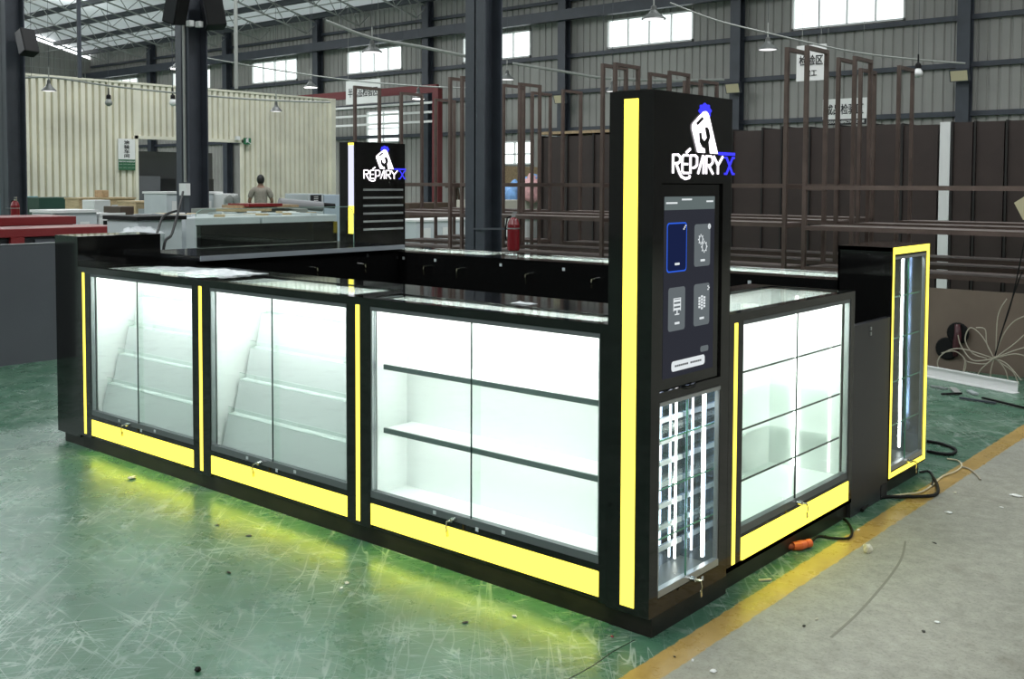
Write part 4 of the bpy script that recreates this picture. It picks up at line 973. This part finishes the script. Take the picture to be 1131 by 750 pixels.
# behind the racks on the left: boxes, bags
panelbox('white_panel_stack', 'stack of white framed panels behind the left racks', 'panels', 460, 530, 244, 20, .8, LGREY, 'glazed')
panelbox('white_carton', 'white ribbed carton right of the red extinguisher', 'carton', 566, 603, 242, 19.6, .6, WENAM, 'glazed')
panelbox('brown_shelf_pile', 'pile of brown planks behind the left racks', 'planks', 452, 500, 224, 22.5, .6, DWOOD)
panelbox('cardboard_sheet', 'brown cardboard sheet below the low window', 'cardboard', 548, 602, 184, 26.5, .1, CHIP)
panelbox('pale_workbench', 'pale workbench behind the middle steel column', 'workbench', 540, 596, 221, 21.5, .9, pm('pale_bench', (.5, .47, .4), .6))
def blob(u, v, D, s, mat, name, label, seed):
    p = at(u, v, D); r = random.Random(seed); bm = bmesh.new(); bmesh.ops.create_icosphere(bm, subdivisions=3, radius=1)
    for w in bm.verts:
        k = 1+.22*math.sin(w.co.x*5+seed)*math.cos(w.co.y*6+seed*2)+r.uniform(-.06, .06); w.co = Vector((w.co.x*s[0]*k, w.co.y*s[1]*k, max(-.6, w.co.z)*s[2]*k))+p
    me = bpy.data.meshes.new(name); bm.to_mesh(me); bm.free(); me.materials.append(mat)
    for f_ in me.polygons: f_.use_smooth = True
    o = bpy.data.objects.new(name, me); C.objects.link(o); return tag(o, label, 'bag')
blob(570, 217, 22.3, (.26, .28, .32), BLUEB, 'plastic_bag', 'blue plastic bag behind the left racks', 3)
blob(588, 212, 21.95, (.26, .26, .36), PINKB, 'plastic_bag', 'pink plastic bag beside the blue one', 5)
blob(590, 201, 22.1, (.24, .26, .16), BLUEB, 'plastic_bag', 'pale blue bag on top of the pink one', 9)
# step stool
t = thing('metal_stool', 'brown metal stand behind the left racks', 'stand', tuple(at(502, 230, 24.5)))
p = at(502, 226, 24.5); p.z = .9
for dx, dy in ((-.2, -.1), (.25, .1), (-.05, .2)): MB().bar(p+Vector((dx, dy, -.9)), p+Vector((dx*.3, dy*.3, .62)), .04).build('leg', DWOOD, t)
MB().obox(p+Vector((0, 0, .64)), (1, 0, 0), (0, 1, 0), (0, 0, 1), .16, .16, .02).build('seat', DWOOD, t)

# ================================================================== PERSON
def person():
    p = at(288, 215, 25.2); base = Vector((p.x, p.y, 0))
    t = thing('person', 'person with black hair and grey brown shirt standing by the cream wall', 'person', tuple(base), 0)
    V = [(0, 0, .98), (0, 0, 1.16), (0, .01, 1.36), (0, 0, 1.48), (0, 0, 1.56), (0, 0, 1.66),
         (.10, 0, .92), (.11, .01, .50), (.11, 0, .08), (.11, .13, .04), (-.10, 0, .92), (-.11, .01, .50), (-.11, 0, .08), (-.11, .13, .04),
         (.19, 0, 1.43), (.27, .02, 1.17), (.22, .20, 1.02), (.20, .27, .99), (-.19, 0, 1.43), (-.27, .02, 1.17), (-.22, .20, 1.02), (-.20, .27, .99)]
    E_ = [(0,1),(1,2),(2,3),(3,4),(4,5),(0,6),(6,7),(7,8),(8,9),(0,10),(10,11),(11,12),(12,13),(3,14),(14,15),(15,16),(16,17),(3,18),(18,19),(19,20),(20,21)]
    Rr = [.15,.14,.17,.10,.055,.06,.09,.06,.045,.03,.09,.06,.045,.03,.065,.042,.03,.035,.065,.042,.03,.035]
    ang = math.atan2(CAM.y-p.y, CAM.x-p.x)+math.pi/2+math.pi
    def sk(name, verts, edges, rad, mat, infl=0):
        me = bpy.data.meshes.new(name); me.from_pydata(verts, edges, []); me.materials.append(mat); o = bpy.data.objects.new(name, me); C.objects.link(o); o.parent = t; o.rotation_euler = (0, 0, ang+math.pi)
        mod = o.modifiers.new('skin', 'SKIN'); mod.use_smooth_shade = True
        for i, sv in enumerate(me.skin_vertices[0].data): sv.radius = (rad[i]+infl, (rad[i]+infl)*.72 if i < 4 and len(verts) > 6 else rad[i]+infl); sv.use_root = (i == 0)
        o.modifiers.new('sub', 'SUBSURF').levels = 2; o.modifiers['sub'].render_levels = 2
        return o
    sk('body', V, E_, Rr, SKIN)
    sk('shirt', [V[i] for i in (0, 1, 2, 3, 14, 18)]+[(.26, .015, 1.24), (-.26, .015, 1.24)], [(0,1),(1,2),(2,3),(3,4),(3,5),(4,6),(5,7)], [.165,.15,.18,.11,.075,.075,.06,.06], SHIRT, .008)
    sk('trousers', [V[i] for i in (0, 6, 7, 8, 10, 11, 12)], [(0,1),(1,2),(2,3),(0,4),(4,5),(5,6)], [.15,.1,.075,.06,.1,.075,.06], TROUS, .008)
    h = bmesh.new(); bmesh.ops.create_uvsphere(h, u_segments=20, v_segments=14, radius=1)
    for v in h.verts:
        k = 1.0 if v.co.z > -.2 else .86; v.co = Vector((v.co.x*.075*k, v.co.y*.092*k+(.01 if v.co.y > 0 else 0), v.co.z*.115+1.68))
    me = bpy.data.meshes.new('head'); h.to_mesh(me); h.free(); me.materials.append(SKIN); o = bpy.data.objects.new('head', me); C.objects.link(o); o.parent = t; o.rotation_euler = (0, 0, ang+math.pi)
    hd = o
    f = MB().add([(0, .092, 1.70), (-.012, .09, 1.655), (.012, .09, 1.655), (0, .115, 1.66)], [(0,1,3),(0,3,2),(1,2,3),(0,2,1)]); f.build('nose', SKIN, hd, local=True)
    for s_ in (-1, 1): MB().lathe((s_*.077, 0, 1.67), [(.012, -.012), (.02, 0), (.012, .012)], 10, 'x').build('ear', SKIN, hd, local=True)
    MB().box(-.022, .022, .085, .095, 1.622, 1.628).build('mouth', RED, hd, local=True)
    h = bmesh.new(); bmesh.ops.create_uvsphere(h, u_segments=20, v_segments=14, radius=1)
    for v in h.verts: v.co = Vector((v.co.x*.092, v.co.y*.106-.016, v.co.z*.122+1.70))
    bmesh.ops.delete(h, geom=[v for v in h.verts if v.co.z < 1.60 or (v.co.y > .05 and v.co.z < 1.73)], context='VERTS')
    me = bpy.data.meshes.new('hair'); h.to_mesh(me); h.free(); me.materials.append(HAIR); o = bpy.data.objects.new('hair', me); C.objects.link(o); o.parent = t; o.rotation_euler = (0, 0, ang+math.pi)
person()

# ================================================================== FLOOR DEBRIS AND CABLES
def chip(x, y, s, mat, lab, seed, name='debris_chip', group=None, flat=.35):
    r = random.Random(seed); bm = bmesh.new(); bmesh.ops.create_icosphere(bm, subdivisions=2, radius=1)
    a = r.uniform(0, 6.28); el = r.uniform(.4, .8)
    for v in bm.verts:
        k = 1+r.uniform(-.25, .25); X, Y, Z = v.co.x*s*k, v.co.y*s*el*k, v.co.z*s*flat*k
        v.co = Vector((x+X*math.cos(a)-Y*math.sin(a), y+X*math.sin(a)+Y*math.cos(a), max(0, Z+s*flat*.8)+.0005))
    me = bpy.data.meshes.new(name); bm.to_mesh(me); bm.free(); me.materials.append(mat); o = bpy.data.objects.new(name, me); C.objects.link(o)
    return tag(o, lab, 'debris', group)
def px(u, v): return on(2, 0, u, v)
DK = pm('dark_scrap', (.03, .028, .02), .6)
chips = [(958, 610, .022, STONE, 'white lump of rubble on the concrete right of the kiosk', .9), (146, 529, .022, STONE, 'small pale chip on the green floor below the left cabinet', .4),
 (902, 685, .010, STONE, 'tiny white chip near the middle of the concrete', .4), (1035, 688, .011, PAPER, 'small white flake at the lower right', .3), (1020, 698, .009, DK, 'dark speck beside the white flake', .3),
 (765, 730, .010, PAPER, 'white flake at the bottom near the yellow line', .3), (788, 742, .014, PAPER, 'larger white flake at the very bottom', .25), (745, 726, .006, DK, 'dark speck on the yellow line', .4),
 (1048, 567, .018, PAPER, 'white curled flake on the concrete right of the cables', .3), (1106, 561, .012, PAPER, 'white flake near the right edge, lower one', .3), (1122, 548, .03, PAPER, 'long pale scrap at the right edge', .15),
 (888, 692, .008, DK, 'dark speck left of the tiny white chip', .4), (275, 592, .014, DK, 'thin dark splinter on the green floor', .15), (253, 633, .013, DK, 'dark screw on the green floor', .3),
 (377, 650, .010, PAPER, 'pale flake on the green floor below the widest cabinet', .3), (568, 681, .010, STONE, 'pale chip near the tower base', .3), (514, 688, .013, DK, 'dark splinter on the green floor near the tower', .2),
 (218, 742, .011, RUBBER, 'small black cube like scrap at the bottom left', .9), (383, 644, .014, STONE, 'pale flat flake on the green floor', .15), (1055, 545, .01, STONE, 'pale bit beside the cable end', .4),
 (1032, 600, .012, DK, 'small dark sliver on the concrete', .15), (240, 580, .012, DK, 'dark sliver on the green floor left of centre', .15), (948, 586, .008, PAPER, 'tiny white bit on the yellow line', .5), (676, 704, .007, EXTRED, 'tiny red bit at the tower base', .5)]
for i, (u, v, s, m_, lab, fl) in enumerate(chips): p = px(u, v); chip(p.x, p.y, s, m_, lab, i+2, flat=fl)
p = px(838, 642); q = px(852, 641); tag(MB().bar((p.x, p.y, .004), (q.x, q.y, .004), .008, .006).build('wood_sliver', PAPERY), 'pale sliver between the kick board and the yellow line', 'debris')
for i, (u0, v0, u1, v1, w_) in enumerate(((1028, 428, 1046, 431, .03), (1040, 437, 1062, 436, .02), (1060, 441, 1100, 447, .025), (1085, 441, 1131, 452, .02), (1052, 430, 1058, 436, .05), (1070, 433, 1078, 437, .04))):
    tag(MB().bar(px(u0, v0)+Vector((0, 0, .012)), px(u1, v1)+Vector((0, 0, .012)), w_, .012).build('metal_offcut', [ALU, RUBBER, STEEL, RUBBER, GALV, GFILM][i]), ['pale offcut nearest the mirrored case, in front of the white channel', 'short black offcut in front of the white channel', 'dark blue offcut in front of the white channel', 'long black offcut running to the right edge', 'small grey scrap close to the white channel', 'small glassy scrap in front of the wires'][i], 'offcut')
mk = [px(u, v)+Vector((0, 0, .0006)) for u, v in ((1000, 598), (996, 616), (985, 634), (968, 655), (945, 680), (918, 704))]
mm = MB()
for a_, b_ in zip(spline(mk, 5), spline(mk, 5)[1:]): mm.bar(a_, b_, .010, .0006)
tag(mm.build('tyre_mark', pm('scuff', (.19, .187, .145), .7)), None, None, kind='structure')
# cables
def cable(pts, r, lab, mat, zr=None):
    P = spline([px(u, v)+Vector((0, 0, r+.001+(zr or 0))) for u, v in pts], 7)
    return tag(MB().tube(P, r, 8).build('floor_cable', mat), lab, 'cable')
cable([(893, 606), (898, 598), (905, 594), (920, 596), (937, 596), (941, 588), (936, 578), (932, 575)], .006, 'thin dark cable from the orange connector to the kick board', RUBBER)
cable([(952, 566), (962, 556), (976, 551), (1000, 551), (1025, 550), (1035, 547), (1035, 538), (1031, 530)], .009, 'thick black cable curving out from below the charcoal door', RUBBER)
cable([(985, 549), (1000, 547), (1016, 545), (1030, 537), (1040, 528), (1055, 522), (1062, 516), (1058, 510), (1046, 508)], .005, 'yellowish wire running across the yellow line', PAPERY)
cable([(1016, 523), (1026, 522), (1031, 530), (1029, 538)], .006, 'short black cable at the base of the mirrored case', RUBBER)
cable([(1024, 489), (1040, 492), (1055, 498), (1052, 503), (1040, 503), (1024, 500)], .009, 'black cable loop behind the mirrored case', RUBBER)
cable([(1062, 517), (1070, 519), (1077, 524), (1083, 531)], .005, 'frayed pale wire end on the concrete', WIRE)
p = px(886, 608)
t = thing('orange_connector', 'orange plug and socket pair lying at the kick board', 'connector', (p.x, p.y, 0))
MB().tube([(p.x-.03, p.y-.03, .02), (p.x-.01, p.y+.0, .02), (p.x, p.y+.03, .02)], [.018, .022, .018], 12).build('plug', ORANGE, t)
MB().tube([(p.x+.0, p.y+.035, .02), (p.x+.01, p.y+.06, .02)], .019, 12).build('socket', ORANGE, t)
MB().tube([(p.x-.045, p.y-.05, .018), (p.x-.03, p.y-.03, .02)], .012, 10).build('collar', pm('dark_orange', (.3, .05, .02), .5), t)
